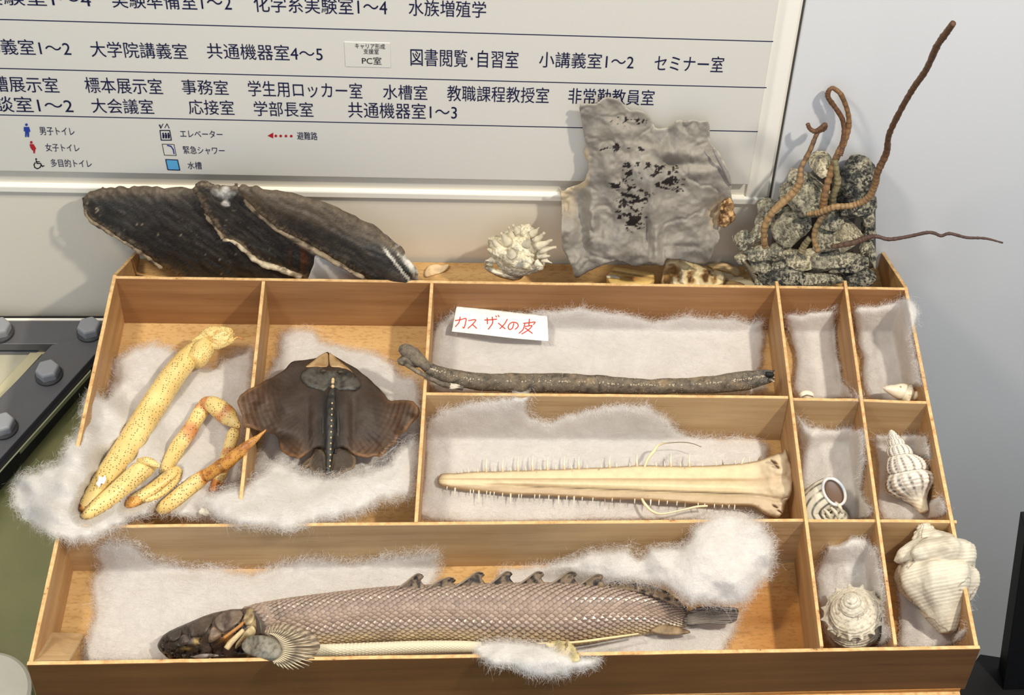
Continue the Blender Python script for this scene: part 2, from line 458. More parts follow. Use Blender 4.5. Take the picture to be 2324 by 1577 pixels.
for s, a, b_, c, d, h in [('男子トイレ', 92, 306, 171, 307, 18), ('女子トイレ', 105, 343, 182, 344, 18), ('多目的トイレ', 117, 378, 210, 380, 18),
                          ('エレベーター', 410, 311, 506, 313, 17), ('緊急シャワー', 417, 349, 511, 350, 18), ('水槽', 427, 383, 459, 384, 17),
                          ('避難路', 675, 316, 721, 318, 18)]: text(s, a, b_, c, d, h)
# sticker pasted over one name
pz0 = wz(830, 152, YS); 
px0, px1 = wx(783, 120, YS), wx(886, 125, YS)
st = sbox('sticker', px0, px1, YS-.0007, YS+.0001, wz(830, 151, YS), wz(835, 96, YS), M_patch, sign, label='small white sticker pasted over a name')
YT = YS-.0007
text('キャリア形成', 806, 110, 874, 111, 12, M_black, sign, y=YT); text('支援室', 825, 122, 860, 123, 12, M_black, sign, y=YT)
text('PC室', 822, 145, 866, 146, 17, M_black, sign, y=YT)
# pictograms
def poly(name, pts, mat, y=YS-.0005, par=sign):
    P = AY(np.array([p[0] for p in pts], float), np.array([p[1] for p in pts], float), y)
    return P, mat
def flatpoly(name, polys, mat, par=sign, y=YS-.0004):
    mb = MB()
    for pts in polys:
        p = np.array(pts, float); mb.add(AY(p[:, 0], p[:, 1], y), [tuple(range(len(pts)-1, -1, -1))])
    return mb.build(name, mat, par, False)
def disc(u, v, r, n=14, e=1.0):
    return [(u+r*math.cos(t)*1.0, v+r*e*math.sin(t)) for t in np.linspace(0, 2*math.pi, n, endpoint=False)]
def stroke(pts, wd):
    """list of quads following a polyline of pixels"""
    p = np.array(pts, float); out = []
    for a, b_ in zip(p[:-1], p[1:]):
        d = (b_-a)/max(np.hypot(*(b_-a)), 1e-6); n = np.array([-d[1], d[0]])*wd/2; a2 = a-d*wd*.3; b2 = b_+d*wd*.3
        out.append([tuple(a2+n), tuple(b2+n), tuple(b2-n), tuple(a2-n)])
    return out
flatpoly('pictogram_man', [disc(60, 283, 3), [(54, 288), (66, 288), (69, 299), (66, 299), (66, 311), (62, 311), (61, 301), (60, 311), (57, 311), (57, 298), (54, 298)]], M_blue)
flatpoly('pictogram_woman', [disc(71, 323, 3), [(67, 327), (76, 327), (82, 337), (80, 340), (79, 348), (76, 348), (75, 341), (73, 341), (69, 335)]], M_red)
flatpoly('pictogram_wheelchair', [disc(82, 361, 2)]+stroke([(82, 364), (84, 371), (92, 371), (96, 378), (100, 376)], 2.2)+stroke([(82, 367), (90, 367)], 2)+stroke([(80, 369), (77, 374), (79, 380), (85, 383), (91, 380), (93, 375)], 2.2), M_black)
flatpoly('pictogram_lift', stroke([(363, 296), (385, 296), (389, 318), (366, 318), (363, 296)], 2)+stroke([(361, 283), (365, 291), (370, 281)], 1.6)+stroke([(374, 290), (379, 281), (384, 291)], 1.6)+stroke([(365, 291), (363, 283)], 1.4)+
         [disc(x, 303, 2) for x in (370, 376, 382)]+[[(x-2.4, 305), (x+2.4, 305), (x+2, 314), (x-2, 314)] for x in (371, 377, 383)], M_ink)
flatpoly('pictogram_shower', stroke([(368, 327), (395, 328), (400, 353), (373, 352), (368, 327)], 1.2), M_black)
flatpoly('pictogram_shower', stroke([(380, 330), (388, 332), (393, 339), (395, 349)], 2.6), M_blue)
flatpoly('pictogram_tank', [[(376, 362), (403, 363), (408, 386), (381, 385)]], M_sky, y=YS-.0003)
flatpoly('pictogram_tank', stroke([(376, 362), (403, 363), (408, 386), (381, 385), (376, 362)], 1.8), M_ink, y=YS-.0006)
flatpoly('pictogram_route', [[(607, 308), (620, 301), (620, 314)]]+[disc(x, 308.5+(x-626)*.01, 3) for x in (626, 637, 649, 661)], M_red)

# ================================================================ TRAY
ZF = -.0770; TH = .0042
M_side = wood('ply_side', (198, 158, 108), (166, 124, 78), 1, speck=.15)
M_back = wood('ply_back', (176, 132, 88), (138, 94, 56), 0)
M_div = wood('ply_divider', (206, 176, 134), (172, 138, 96), 0)
M_divy = wood('ply_divider_long', (198, 160, 112), (162, 120, 76), 1)
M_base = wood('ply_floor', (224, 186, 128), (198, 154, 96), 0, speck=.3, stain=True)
M_front = wood('ply_front', (132, 90, 50), (104, 66, 34), 0, bs=.15)
M_edge = ply_edge('ply_edge')
tray = thing('specimen_tray', 'shallow open plywood tray with partitions lined with batting', 'tray', (0, -.2, RZ+ZF))
def plank(name, p0, p1, th, zt0, zt1, zb_, mat, side=0, label=None, n=24, seed=0, rough=.0004):
    """upright board whose centre line runs p0->p1 (x,y); top heights zt0->zt1; slightly ragged sawn top"""
    p0, p1 = np.array(p0, float), np.array(p1, float); d = (p1-p0)/np.linalg.norm(p1-p0); nn = np.array([-d[1], d[0]])
    L = np.linalg.norm(p1-p0); V = []; F = []; MI = []
    for i in range(n+1):
        t = i/n; p = p0+(p1-p0)*t
        for k, (s, top) in enumerate(((-.5, 1), (.5, 1), (.5, 0), (-.5, 0))):
            q = p+nn*(s+side*.5)*th; z = (zt0+(zt1-zt0)*t if top else zb_)
            if top: z += float(vn(np.array([[p[0], p[1], seed]]), 60, seed)[0])*rough
            V.append((q[0], q[1], z+RZ))
    for i in range(n):
        a = i*4; b_ = a+4
        F += [(a, a+1, b_+1, b_), (a+1, a+2, b_+2, b_+1), (a+2, a+3, b_+3, b_+2), (a+3, a, b_, b_+3)]; MI += [1, 0, 0, 0]
    F += [(3, 2, 1, 0), (n*4, n*4+1, n*4+2, n*4+3)]; MI += [1, 1]
    F = [f[::-1] for f in F]
    o = mobj(name, V, F, None, tray, False, mats=[mat, M_edge], midx=MI, label=label); return bev(o, .0004, 1)
def rim(u, v, z=0): p = A(u, v, z); return p[:2]
# floor board and bearer under it
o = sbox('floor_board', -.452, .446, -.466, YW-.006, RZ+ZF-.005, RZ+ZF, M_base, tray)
LB, LF = rim(256, 624), rim(62, 1512); RB, RF = rim(2060, 652), rim(2223, 1475)
wl = AY(307, 570, YW-.006); wr = AY(1993, 572, YW-.006)
for nm, B0, F0, wp, sd in (('side_panel', LB, LF, wl, -1), ('side_panel', RB, RF, wr, 1)):
    pass
LF = LF+np.array([0, .004]); RF = RF+np.array([0, .004])
plank('side_panel', LF, LB, TH, 0, 0, ZF, M_side, -1, n=60, seed=1)
plank('side_panel', RF, RB, TH, 0, 0, ZF, M_side, 1, n=60, seed=2)
plank('side_cheek', LB, (LB[0]+.002, YW-.006), TH, 0, float(wl[2])-RZ, ZF, M_side, -1, n=10, seed=3)
plank('side_cheek', RB, (RB[0]-.006, YW-.006), TH, 0, float(wr[2])-RZ, ZF, M_side, 1, n=10, seed=4)
plank('back_panel', rim(260, 629), rim(2056, 655), TH, 0, 0, ZF, M_back, 0, n=60, seed=5)
plank('front_panel', rim(60, 1510), rim(2225, 1473), TH, 0, 0, ZF-.002, M_front, 1, n=60, seed=6)
dv = []
def pl(name, a, b_, zt, mat, **k):
    plank(name, rim(*a), rim(*b_), TH*.9, zt, zt, ZF, mat, 0, **k)
pl('partition', (598, 634), (540, 1188), -.001, M_divy, seed=7)
pl('partition', (980, 642), (944, 1186), .001, M_divy, seed=8)
pl('long_partition', (1762, 641), (1864, 1470), .003, M_divy, seed=9, n=50)
pl('long_partition', (1917, 640), (2031, 1466), .003, M_divy, seed=10, n=50)
pl('cross_partition', (962, 893), (1790, 901), 0, M_div, seed=11, n=40)
pl('cross_partition', (1797, 904), (1950, 906), -.001, M_div, seed=12)
pl('cross_partition', (1955, 907), (2110, 912), -.001, M_div, seed=13)
pl('cross_partition', (131, 1195), (1826, 1180), 0, M_div, seed=14, n=60)
pl('cross_partition', (1833, 1180), (1990, 1180), -.001, M_div, seed=15)
pl('cross_partition', (1997, 1180), (2172, 1182), -.001, M_div, seed=16)
# glued-in corner block: a leaning offcut in the front left corner
c0 = A(68, 1500, -.001); c1 = A(156, 1499, -.003); c2 = A(190, 1437, ZF+.004); c3 = A(112, 1435, ZF+.035)
V = np.array([c0, c1, c2, c3]); V = np.vstack([V, V+np.array([0, .001, -.004])])
mobj('corner_block', V, [(0, 1, 2, 3), (7, 6, 5, 4), (0, 4, 5, 1), (1, 5, 6, 2), (2, 6, 7, 3), (3, 7, 4, 0)], M_div, tray, False)
# battens carrying the tray
sbox('base_batten', -.44, .446, -.470, -.440, RZ+ZF-.0085, RZ+ZF-.005, M_edge, tray)
stand = thing('wooden_bearer', 'flat wooden bearer board lying under the front edge of the tray', 'board', (0, -.3, RZ-.10))
sbox('board', -.425, .418, -.4725, .02, RZ+ZF-.022, RZ+ZF-.0088, wood('bearer', (190, 140, 86), (150, 104, 58), 0), stand)

# ================================================================ TANK (left) AND STAND (right)
ZT = -.175
M_steel = flat('dark_coated_steel', (92, 92, 95), .42, spec=.5, nz=.12, nscale=40, bstr=.1)
M_blk = flat('matt_black', (18, 17, 16), .7)
M_bolt = flat('grey_bolt', (150, 152, 156), .45, spec=.5, nz=.06, nscale=60)
M_cream = flat('cream_plate', (196, 190, 166), .45, nz=.04, nscale=20)
tank = thing('water_tank', 'aquarium with dark bolted steel rim and green water left of the tray', 'tank', (-.4, -.3, 0.0))
def prism(name, pts, z0, z1, mat, par, z_px=None, b=0, **k):
    """horizontal plate: pixel outline read at height z1"""
    p = np.array([q[:2] for q in pts], float)
    T_ = A(p[:, 0], p[:, 1], z1); B_ = T_.copy(); B_[:, 2] = RZ+z0; n = len(p)
    V = np.vstack([T_, B_]); F = [tuple(range(n)), tuple(range(2*n-1, n-1, -1))]+[((i+1) % n, i, i+n, (i+1) % n+n) for i in range(n)]
    nn = np.cross(T_[1]-T_[0], T_[2]-T_[1])
    if nn[2] < 0: F = [f[::-1] for f in F]
    o = mobj(name, V, F, mat, par, False, **k)
    if b: bev(o, b)
    return o
prism('rim_plate', [(-500, 728), (300, 728), (300, 780), (-500, 782)], ZT-.012, ZT, M_steel, tank, b=.001)
prism('rim_plate', [(-160, 1063), (118, 782), (300, 735), (300, 745), (214, 805), (-160, 1218)], ZT-.012, ZT+.0012, M_steel, tank, b=.001)
prism('rim_flange', [(-160, 1218), (214, 805), (300, 760), (300, 800), (210, 830), (-160, 1262)], ZT-.03, ZT-.006, M_blk, tank, b=.0005)  # black flange; the shadow along the rim's inner edge is in its colour
prism('glass_edge', [(-160, 1246), (206, 838), (206, 842), (-160, 1251)], ZT-.012, ZT-.0055, flat('pale_glass_edge', (150, 152, 120), .3), tank)
prism('wall_gap_strip', [(-500, 717), (300, 717), (300, 722), (-500, 722)], ZT-.03, ZT-.005, M_blk, tank)
prism('white_seal', [(-500, 722), (300, 722), (300, 727), (-500, 727)], ZT-.012, ZT-.002, M_trim, tank)
cp = prism('cover_plate', [(-500, 778), (125, 778), (-160, 1070), (-500, 1300)], ZT-.05, ZT-.022, M_cream, tank, label='cream corner cover plate with a slot')
prism('cover_ledge', [(-500, 778), (125, 778), (100, 803), (95, 803), (30, 873), (-160, 1070), (-180, 1070), (78, 790), (-500, 789)], ZT-.022, ZT-.018, flat('cream_ledge', (206, 196, 160), .5, nz=.05), tank)
prism('slot', [(-300, 789.5), (82, 789.5), (88, 793), (87, 798), (82, 800), (-300, 800)], ZT-.03, ZT-.0175, flat('slot_grey', (120, 120, 122), .3), tank)
# bolts
def bolt(u, v, r=.0138):
    c = A(u, v, ZT+.016); mb = MB(); n = 6; rot = .35
    a = np.linspace(0, 2*np.pi, n, endpoint=False)+rot
    ring = lambda rr, z, m=a: np.stack([c[0]+rr*np.cos(m), c[1]+rr*np.sin(m), np.full(len(m), RZ+z)], 1)
    V = np.vstack([ring(r, ZT+.006), ring(r, ZT+.015), ring(r*.86, ZT+.0175)]); F = []
    for k in range(2):
        for i in range(n): j = (i+1) % n; F.append((k*n+i, k*n+j, (k+1)*n+j, (k+1)*n+i))
    F.append(tuple(range(2*n, 3*n))); mb.add(V, F)
    o = mb.build('bolt', M_bolt, tank, False); bev(o, .0012, 2)
    m2 = np.linspace(0, 2*np.pi, 24, endpoint=False)
    V = np.vstack([ring(r*1.12, ZT, m2), ring(r*1.12, ZT+.004, m2), ring(r*.95, ZT+.006, m2)]); F = []
    for k in range(2):
        for i in range(24): j = (i+1) % 24; F.append((k*24+i, k*24+j, (k+1)*24+j, (k+1)*24+i))
    F.append(tuple(range(48, 72)))
    w_ = mobj('washer', V, F, flat('washer', (60, 60, 62), .6), o, False)
bolt(-4, 738); bolt(201, 737); bolt(107, 835); bolt(4, 956); bolt(-98, 1070)
# water and window
m, nt, b = newmat('green_water'); v = coord(nt, 'Object', (1, 1, 1))
n1 = noise(nt, v, 4, 5, .6); n2 = noise(nt, coord(nt, 'Object', (3, 22, 3), (0, 0, .5)), 6, 6, .75)
c_ = ramp(nt, n1, [(.3, lin((132, 132, 86))), (.7, lin((164, 162, 112)))])
c_ = mixc(nt, ramp(nt, n2, [(.6, (0, 0, 0)), (.8, (.35, .35, .35))]), c_, lin((168, 166, 120)))  # pale streaks paint the pane's reflections into the water colour
lk(nt, c_, b.inputs['Base Color']); b.inputs['Roughness'].default_value = .35
water = sbox('water', -1.2, .3, -1.0, YW-.035, 0.2, RZ+ZT-.042, m, tank)
m, nt, b = newmat('acrylic_window'); b.inputs['Transmission Weight'].default_value = 1; b.inputs['Roughness'].default_value = .04
b.inputs['IOR'].default_value = 1.1; b.inputs['Base Color'].default_value = (1, 1, .97, 1)
wdw = sbox('window_pane', -1.2, .3, -1.0, -.02, RZ+ZT-.034, RZ+ZT-.030, m, tank)
wdw.location.z += 0
# tank body side
sbox('tank_wall', -1.21, .31, -1.01, YW-.036, 0.0, 0.2, M_steel, tank)
for nm, q in (('interior_strut', [(163, 912), (172, 905), (190, 965), (180, 975)]), ):
    prism(nm, q, ZT-.060, ZT-.055, flat('green_strut', (140, 140, 84), .5), tank)
# pale round disc added in place of a reflection on the glass
refl_disc = thing('reflection_disc', 'pale grey round disc standing in for a reflection at the bottom left corner beyond the tray', 'disc', A(-20, 1570, ZT-.03))
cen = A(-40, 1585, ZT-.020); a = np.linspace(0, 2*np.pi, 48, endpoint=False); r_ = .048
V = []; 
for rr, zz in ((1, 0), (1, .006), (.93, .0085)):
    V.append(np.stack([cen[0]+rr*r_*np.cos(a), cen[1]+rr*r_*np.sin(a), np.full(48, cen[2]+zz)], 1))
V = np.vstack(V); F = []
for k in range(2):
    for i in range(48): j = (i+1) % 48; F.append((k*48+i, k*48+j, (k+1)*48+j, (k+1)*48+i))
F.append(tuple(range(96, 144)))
mobj('disc_plate', V, F, flat('reflection_grey', (196, 192, 176), .6, nz=.1, nscale=60), refl_disc, False)

# right: black stand with a leaning leg in front of the wall
M_bk2 = flat('black_powder_coat', (14, 14, 15), .5, spec=.3, nz=.2, nscale=50)
std = thing('black_stand', 'black metal stand with slanting leg at the right, partly out of frame', 'stand', (.62, -.3, 0.0))
def bar(name, p, q, wd, dp, mat, par):
    p, q = np.array(p, float), np.array(q, float); d = (q-p)/np.linalg.norm(q-p)
    s = np.cross(d, [0, 1, 0]); s /= np.linalg.norm(s); t = np.cross(d, s)
    V = []
    for e in (p, q):
        for a_, b_ in ((-1, -1), (1, -1), (1, 1), (-1, 1)): V.append(e+s*a_*wd/2+t*b_*dp/2)
    return bev(mobj(name, V, [(0, 3, 2, 1), (4, 5, 6, 7), (0, 1, 5, 4), (1, 2, 6, 5), (2, 3, 7, 6), (3, 0, 4, 7)], mat, par, False), .001)
pA, pB = A(2300, 1500, -.42), A(2352, 1190, -.10)
bar('slanting_leg', A(2314, 1540, -.44), A(2368, 1180, -.16), .048, .03, M_bk2, std)
prism('stand_shelf', [(2225, 1484), (2330, 1500), (2420, 1505), (2420, 1660), (2120, 1660), (2170, 1560)], -.46, -.44, M_bk2, std, b=.001)
sbox('stand_body', *(lambda a, b2: (a[0], a[0]+.3, b2[1]-.15, a[1]-.02))(A(2260, 1500, -.47), A(2200, 1640, -.47)), 0.0, RZ-.47, M_bk2, std)
# ================================================================ SPECIMEN HELPERS
def pr(u, v, z, rp):
    """pixel radius -> metres at that place"""
    P = A(u, v, z); return np.asarray(rp)*((P-CAM)@FWD)/F_PX
def ptube(name, rows, mat, par, n=60, ns=18, flat_=None, colf=None, nz=0, nsc=200, y=False, **k):
    """rows (u, v, z or y, radius px)"""
    r = cr(rows, n); f = AY if y else A
    if not y and name not in ('tooth', 'fin_ray', 'finlet_spine'): press_tube(rows)
    P = f(r[:, 0], r[:, 1], r[:, 2]); R = np.maximum(r[:, 3], .6)*((P-CAM)@FWD)/F_PX
    V, F, S, TH = tube_mesh(P, R, ns, flat_)
    if nz:
        cc = P[np.clip((S*(n-1)).round().astype(int), 0, n-1)]; dn = V-cc; L = np.linalg.norm(dn, axis=1)[:, None]+1e-9
        V = V+dn/L*(fbm(V, nsc, 3)*nz)[:, None]
    c = colf(V, S, TH) if colf else None
    return mobj(name, V, F, mat, par, True, col=c, uv=np.stack([S, TH/(2*np.pi)], 1), **k), P, R

# ---------------------------------------------------------------- crab legs
def dotmat(name, scale=1.0):
    m, nt, b = newmat(name); b.inputs['Roughness'].default_value = .38; b.inputs['Specular IOR Level'].default_value = .5
    at = nd(nt, 'ShaderNodeAttribute', attribute_name='Col'); v = coord(nt)
    vo = nd(nt, 'ShaderNodeTexVoronoi', Scale=360*scale, Randomness=.5); lk(nt, v, vo.inputs['Vector'])
    n1 = noise(nt, v, 30, 4, .6); n2 = noise(nt, v, 500, 3, .6)
    c = mixc(nt, 1.0, at.outputs['Color'], ramp(nt, n1, [(.3, (.86, .80, .68)), (.65, (1.08, 1.06, 1.02))]), 'MULTIPLY')
    d = ramp(nt, vo.outputs['Distance'], [(.20, (.16, .10, .07)), (.29, (1, 1, 1))])
    lk(nt, mixc(nt, .9, c, mixc(nt, 1.0, c, d, 'MULTIPLY')), b.inputs['Base Color'])
    bump(nt, b, n2, .25, .0008); return m
M_crab = dotmat('crab_shell'); M_crab2 = dotmat('crab_joint', 1.3)
YEL = lin((236, 212, 146)); ORG = lin((214, 140, 70)); RED = lin((200, 118, 74)); CRM = lin((236, 222, 176))
def crabcol(o0=None, o1=None, patches=()):
    def f(V, S, TH):
        c = np.tile(YEL, (len(V), 1)); t = sst(.2, -.5, fbm(V, 60, 5)); c = mix(c, lin((226, 192, 116)), t*.6)
        n = fbm(V, 90, 8)*.06
        if o0: c = mix(c, ORG, sst(o0+.03, o0-.04, S+n))
        if o1: c = mix(c, ORG, sst(o1-.04, o1+.03, S+n))
        for a, b_ in patches: c = mix(c, RED, sst(.05, -.03, np.abs(S-a)-b_+n*1.2)*.75)
        return c
    return f
cl1 = thing('crab_leg', 'thickest yellow speckled crab leg with knobbly joint at its upper end', 'crab leg', A(330, 960, -.06), 'dried crab legs in the left compartment')
o, P_, R_ = ptube('long_segment', [(184, 1158, -.034, 7), (196, 1148, -.034, 16), (230, 1100, -.036, 25), (290, 1012, -.04, 29), (345, 926, -.043, 30), (395, 850, -.044, 28), (432, 806, -.044, 24), (452, 790, -.044, 19)], M_crab, cl1, 80, 28, colf=crabcol(o0=.08), nz=.0006, nsc=60)
ptube('collar', [(440, 822, -.040, 21), (448, 812, -.040, 24), (460, 795, -.040, 25), (470, 778, -.040, 21), (474, 770, -.040, 17)], M_crab2, cl1, 26, 24, colf=crabcol(), nz=.0012, nsc=120)
def lump(name, ctr, axes, mat, par, amp=.25, sc=1.6, seed=0, colf=None, lv=4, spikes=(), label=None):
    """knobbly closed lump: displaced icosphere with half axes (three vectors)"""
    import bmesh
    bm = bmesh.new(); bmesh.ops.create_icosphere(bm, subdivisions=lv, radius=1)
    V = np.array([v.co[:] for v in bm.verts]); F = np.array([[v.index for v in f.verts] for f in bm.faces]); bm.free()
    r = 1+amp*fbm(V, sc, seed, 5)
    for d, h, w_ in spikes:
        d = np.array(d, float); d /= np.linalg.norm(d); r = r+h*np.exp(-(1-V@d)/w_)
    X = V*r[:, None]; M = np.array(axes, float)
    W = np.asarray(ctr)+X@M
    c = colf(W, X) if colf else None
    return mobj(name, W, F, mat, par, True, col=c, label=label)
def axes_px(u, v, z, rx, ry, rz=None, ang=0):
    """half axes: rx along the picture's x, ry along its y, third towards the viewer, in pixels"""
    k = float(pr(u, v, z, 1.0)); ca, sa = math.cos(ang), math.sin(ang)
    X = RT*ca-UP*sa; Y = RT*sa+UP*ca
    return [X*rx*k, Y*ry*k, -FWD*(rz or min(rx, ry))*k]
kc = lambda W, X: mix(np.tile(YEL, (len(W), 1)), lin((204, 160, 88)), sst(.0, -.6, fbm(W, 130, 4)))
lump('joint_knob', A(489, 766, -.034), axes_px(489, 766, -.034, 40, 20, 20, -.15), M_crab2, cl1, .35, 1.4, 3, kc, 5,
     [((-1, .1, .2), .35, .12), ((.75, .7, .1), .3, .1), ((-.4, .9, .1), .3, .12), ((.1, -.8, .3), .35, .15)])
ptube('bristle', [(528, 772, -.034, 2.5), (540, 765, -.03, 1.5), (552, 770, -.03, .8)], M_crab2, cl1, 10, 6, colf=crabcol(o1=.5))
ptube('folded_segment', [(186, 1172, -.030, 5), (200, 1166, -.028, 13), (235, 1140, -.026, 19), (280, 1102, -.026, 22), (315, 1072, -.028, 23), (335, 1058, -.03, 21), (346, 1052, -.032, 15)], M_crab, cl1, 50, 24, colf=crabcol(), nz=.0006, nsc=70)
ptube('segment_lip', [(314, 1046, -.022, 6), (330, 1046, -.018, 9), (350, 1052, -.018, 8), (362, 1060, -.02, 3)], M_crab2, cl1, 20, 12, colf=crabcol(), nz=.0012, nsc=150)
o = relief('white_chip', [(217, 1097), (222, 1090), (225, 1078), (233, 1083), (240, 1077), (241, 1088), (236, 1098), (230, 1096), (225, 1107)], lambda U, V: np.full(len(U), -.0215), flat('white_chip', (238, 234, 226), .7), cl1, 'z', .0006, 5, 1.5, smooth_outline=0, jit=1, label='bare white chipped patch')

cl2 = thing('crab_leg', 'slender yellow crab leg bent at the knee with reddish bands', 'crab leg', A(440, 1020, -.06), 'dried crab legs in the left compartment')
for nm, rows, cf in (('leg_segment', [(288, 1146, -.048, 6), (300, 1138, -.048, 13), (330, 1122, -.046, 16), (365, 1100, -.046, 18), (392, 1078, -.046, 18), (406, 1064, -.046, 10)], crabcol(o0=.25)),
                     ('leg_segment', [(372, 1074, -.05, 11), (385, 1048, -.05, 16), (405, 1012, -.05, 18), (428, 980, -.049, 18), (446, 950, -.047, 17), (460, 928, -.045, 18), (466, 918, -.044, 12)], crabcol(patches=((.93, .13), (.5, .06)))),
                     ('knee', [(456, 916, -.04, 9), (470, 914, -.037, 15), (490, 922, -.035, 20), (514, 942, -.035, 22), (532, 958, -.036, 13), (545, 970, -.037, 3)], crabcol(patches=((.15, .1), (.6, .05)))),
                     ('leg_segment', [(536, 972, -.045, 9), (530, 985, -.046, 14), (520, 1018, -.048, 14), (508, 1055, -.05, 14), (496, 1088, -.052, 13), (482, 1114, -.052, 9)], crabcol(o1=.85, patches=((.45, .04),)))):
    ptube(nm, rows, M_crab, cl2, 50, 22, colf=cf, nz=.0007, nsc=90)
lump('joint_shell', A(302, 1140, -.046), axes_px(302, 1140, -.046, 20, 11, 11, -.4), M_crab2, cl2, .3, 1.6, 9, lambda W, X: np.tile(lin((226, 170, 92)), (len(W), 1)), 4)
ptube('segment_ridge', [(330, 1136, -.038, 4), (360, 1124, -.036, 7), (395, 1096, -.036, 7), (408, 1076, -.038, 3)], M_crab, cl2, 24, 12, colf=crabcol())

cl3 = thing('crab_leg', 'pointed orange-tipped crab leg leaning over the partition beside the ray', 'crab leg', A(480, 1080, -.05), 'dried crab legs in the left compartment')
oc = lambda V, S, TH: mix(np.tile(lin((206, 150, 74)), (len(V), 1)), lin((160, 96, 40)), sst(-.1, .5, fbm(V, 150, 2)))
ptube('pointed_tip', [(604, 974, .014, .8), (597, 982, .013, 3), (575, 1000, .009, 8), (550, 1020, .003, 12), (525, 1042, -.006, 15), (508, 1056, -.012, 14)], M_crab2, cl3, 40, 18, colf=lambda V, S, TH: mix(oc(V, S, TH), lin((60, 40, 26)), sst(.06, .0, S)), nz=.0005)
ptube('leg_segment', [(524, 1048, -.014, 10), (506, 1056, -.018, 17), (488, 1066, -.022, 15), (468, 1078, -.028, 16)], M_crab2, cl3, 24, 18, colf=oc, nz=.0012, nsc=140)
ptube('leg_segment', [(474, 1072, -.030, 12), (456, 1086, -.033, 17), (425, 1110, -.038, 18), (395, 1134, -.044, 18), (372, 1152, -.048, 16), (358, 1162, -.05, 9)], M_crab, cl3, 40, 22, colf=crabcol(o0=.2), nz=.0005)
fr = thing('shell_fragment', 'tiny white crab shell crumb on the batting below the leg tips', 'fragment', A(464, 1162, -.03))
lump('fragment_body', A(464, 1162, -.022), axes_px(464, 1162, -.022, 12, 8, 7, .3), flat('white_shell', (238, 230, 208), .6), fr, .6, 1.8, 4, None, 3)

# ---------------------------------------------------------------- dried ray
M_ray = vcmat('ray_skin', .55, .22, 90, .3, .0012, .3, bscale=300)
ray = thing('dried_ray', 'dried flat dark brown ray with pale snout lying belly-down on batting', 'fish', A(750, 950, -.06))
RO = [(744, 799), (759, 808), (786, 824), (822, 846), (852, 872), (872, 894), (886, 909), (900, 907), (917, 906), (938, 910), (953, 930), (948, 945), (932, 962), (918, 981), (908, 985), (896, 1007), (884, 1012), (875, 1026), (862, 1038), (852, 1034), (834, 1038), (810, 1033), (792, 1022), (776, 1014), (748, 1020), (722, 1014), (705, 1024), (679, 1040), (668, 1036), (655, 1034), (640, 1025), (634, 1010), (631, 995), (618, 984), (601, 979), (574, 972), (551, 966), (549, 955), (549, 942), (541, 922), (539, 909), (545, 896), (560, 885), (604, 864), (643, 840), (660, 824), (679, 817), (720, 812), (735, 802)]
zr = [(744, 805, -.052), (545, 910, .006), (560, 960, .002), (570, 900, .004), (600, 930, -.012), (650, 860, -.035), (660, 950, -.028), (640, 1020, -.042), (750, 850, -.030), (750, 920, -.024), (750, 1000, -.030), (690, 930, -.027), (820, 930, -.030), (860, 880, -.04), (840, 1020, -.042), (880, 960, -.03), (945, 925, -.008), (925, 965, -.018), (890, 1000, -.034)]
def raybump(U, V, d):
    a = np.arctan2(V-900, U-748); r = np.hypot(U-748, V-900)
    side = sst(90, 150, np.abs(U-748))
    rib = np.sin((r*.55+ 3*np.sin(a*3)))*.0005*side*sst(0, 10, d)
    ray_ = np.sin(a*70)*.0003*sst(60, 110, r)
    body = .006*np.exp(-((U-750)/14)**2)*sst(860, 900, V)+.0035*np.exp(-((np.abs(U-750)-34)/14)**2)*np.exp(-((V-950)/55)**2)-.003*np.exp(-((np.abs(U-750)-52)/8)**2)*np.exp(-((V-970)/60)**2)
    curl = -.0*U
    return rib+ray_+body+fbm(np.stack([U, V], 1), .03, 6)*.0012
def raycol(U, V, d):
    P = np.stack([U, V], 1); c = np.tile(lin((66, 54, 46)), (len(U), 1))
    tips = np.maximum(sst(650, 560, U), sst(850, 920, U)); tips = np.maximum(tips, sst(985, 1035, V)*sst(30, 70, np.abs(U-748)))
    c = mix(c, lin((100, 74, 54)), tips*.85)
    r = np.hypot(U-748, V-900); a_ = np.arctan2(V-900, U-748); c = mix(c, lin((52, 36, 27)), sst(.0,.8,np.sin(r*.55+3*np.sin(a_*3)))*tips*.6)
    c = mix(c, lin((150, 112, 76)), sst(9, 2, d)*tips*.6)
    c = mix(c, lin((40, 38, 36)), sst(40, 10, np.abs(U-750))*sst(880, 900, V)*.8)
    c = mix(c, lin((34, 28, 26)), sst(.1, .7, fbm(P, .02, 9))*.7)
    c = mix(c, lin((90, 84, 76)), sst(.15, .6, fbm(P*[1, .3], .05, 12))*.35)
    return c
relief('disc_body', RO, zr, M_ray, ray, 'z', .006, 26, 3, raybump, raycol, jit=3.2, smooth_outline=3)
def gcol(base, dark, s=.06, seed=0):
    return lambda U, V, d: mix(np.tile(lin(base), (len(U), 1)), lin(dark), sst(-.1, .5, fbm(np.stack([U, V], 1), s, seed)))
zh = lambda U, V: idw(zr, U, V)+.0045
M_raygrey = vcmat('ray_grey', .45, .2, 120, .5, .001, .4, bscale=350)
relief('head_shield', [(690, 840), (705, 833), (728, 833), (738, 840), (770, 840), (782, 836), (800, 845), (814, 862), (819, 876), (808, 885), (790, 885), (770, 886), (760, 882), (745, 882), (735, 888), (715, 882), (697, 876), (684, 862), (683, 850)], zh, M_raygrey, ray, 'z', .005, 8, 3,
       lambda U, V, d: .0006*np.sin(np.arctan2(V-885, U-750)*22)*sst(18, 30, np.hypot(U-750, V-885))+fbm(np.stack([U, V], 1), .1, 3)*.0008, gcol((84, 80, 72), (46, 42, 38), .07, 2), label='dark grey plate behind the snout')
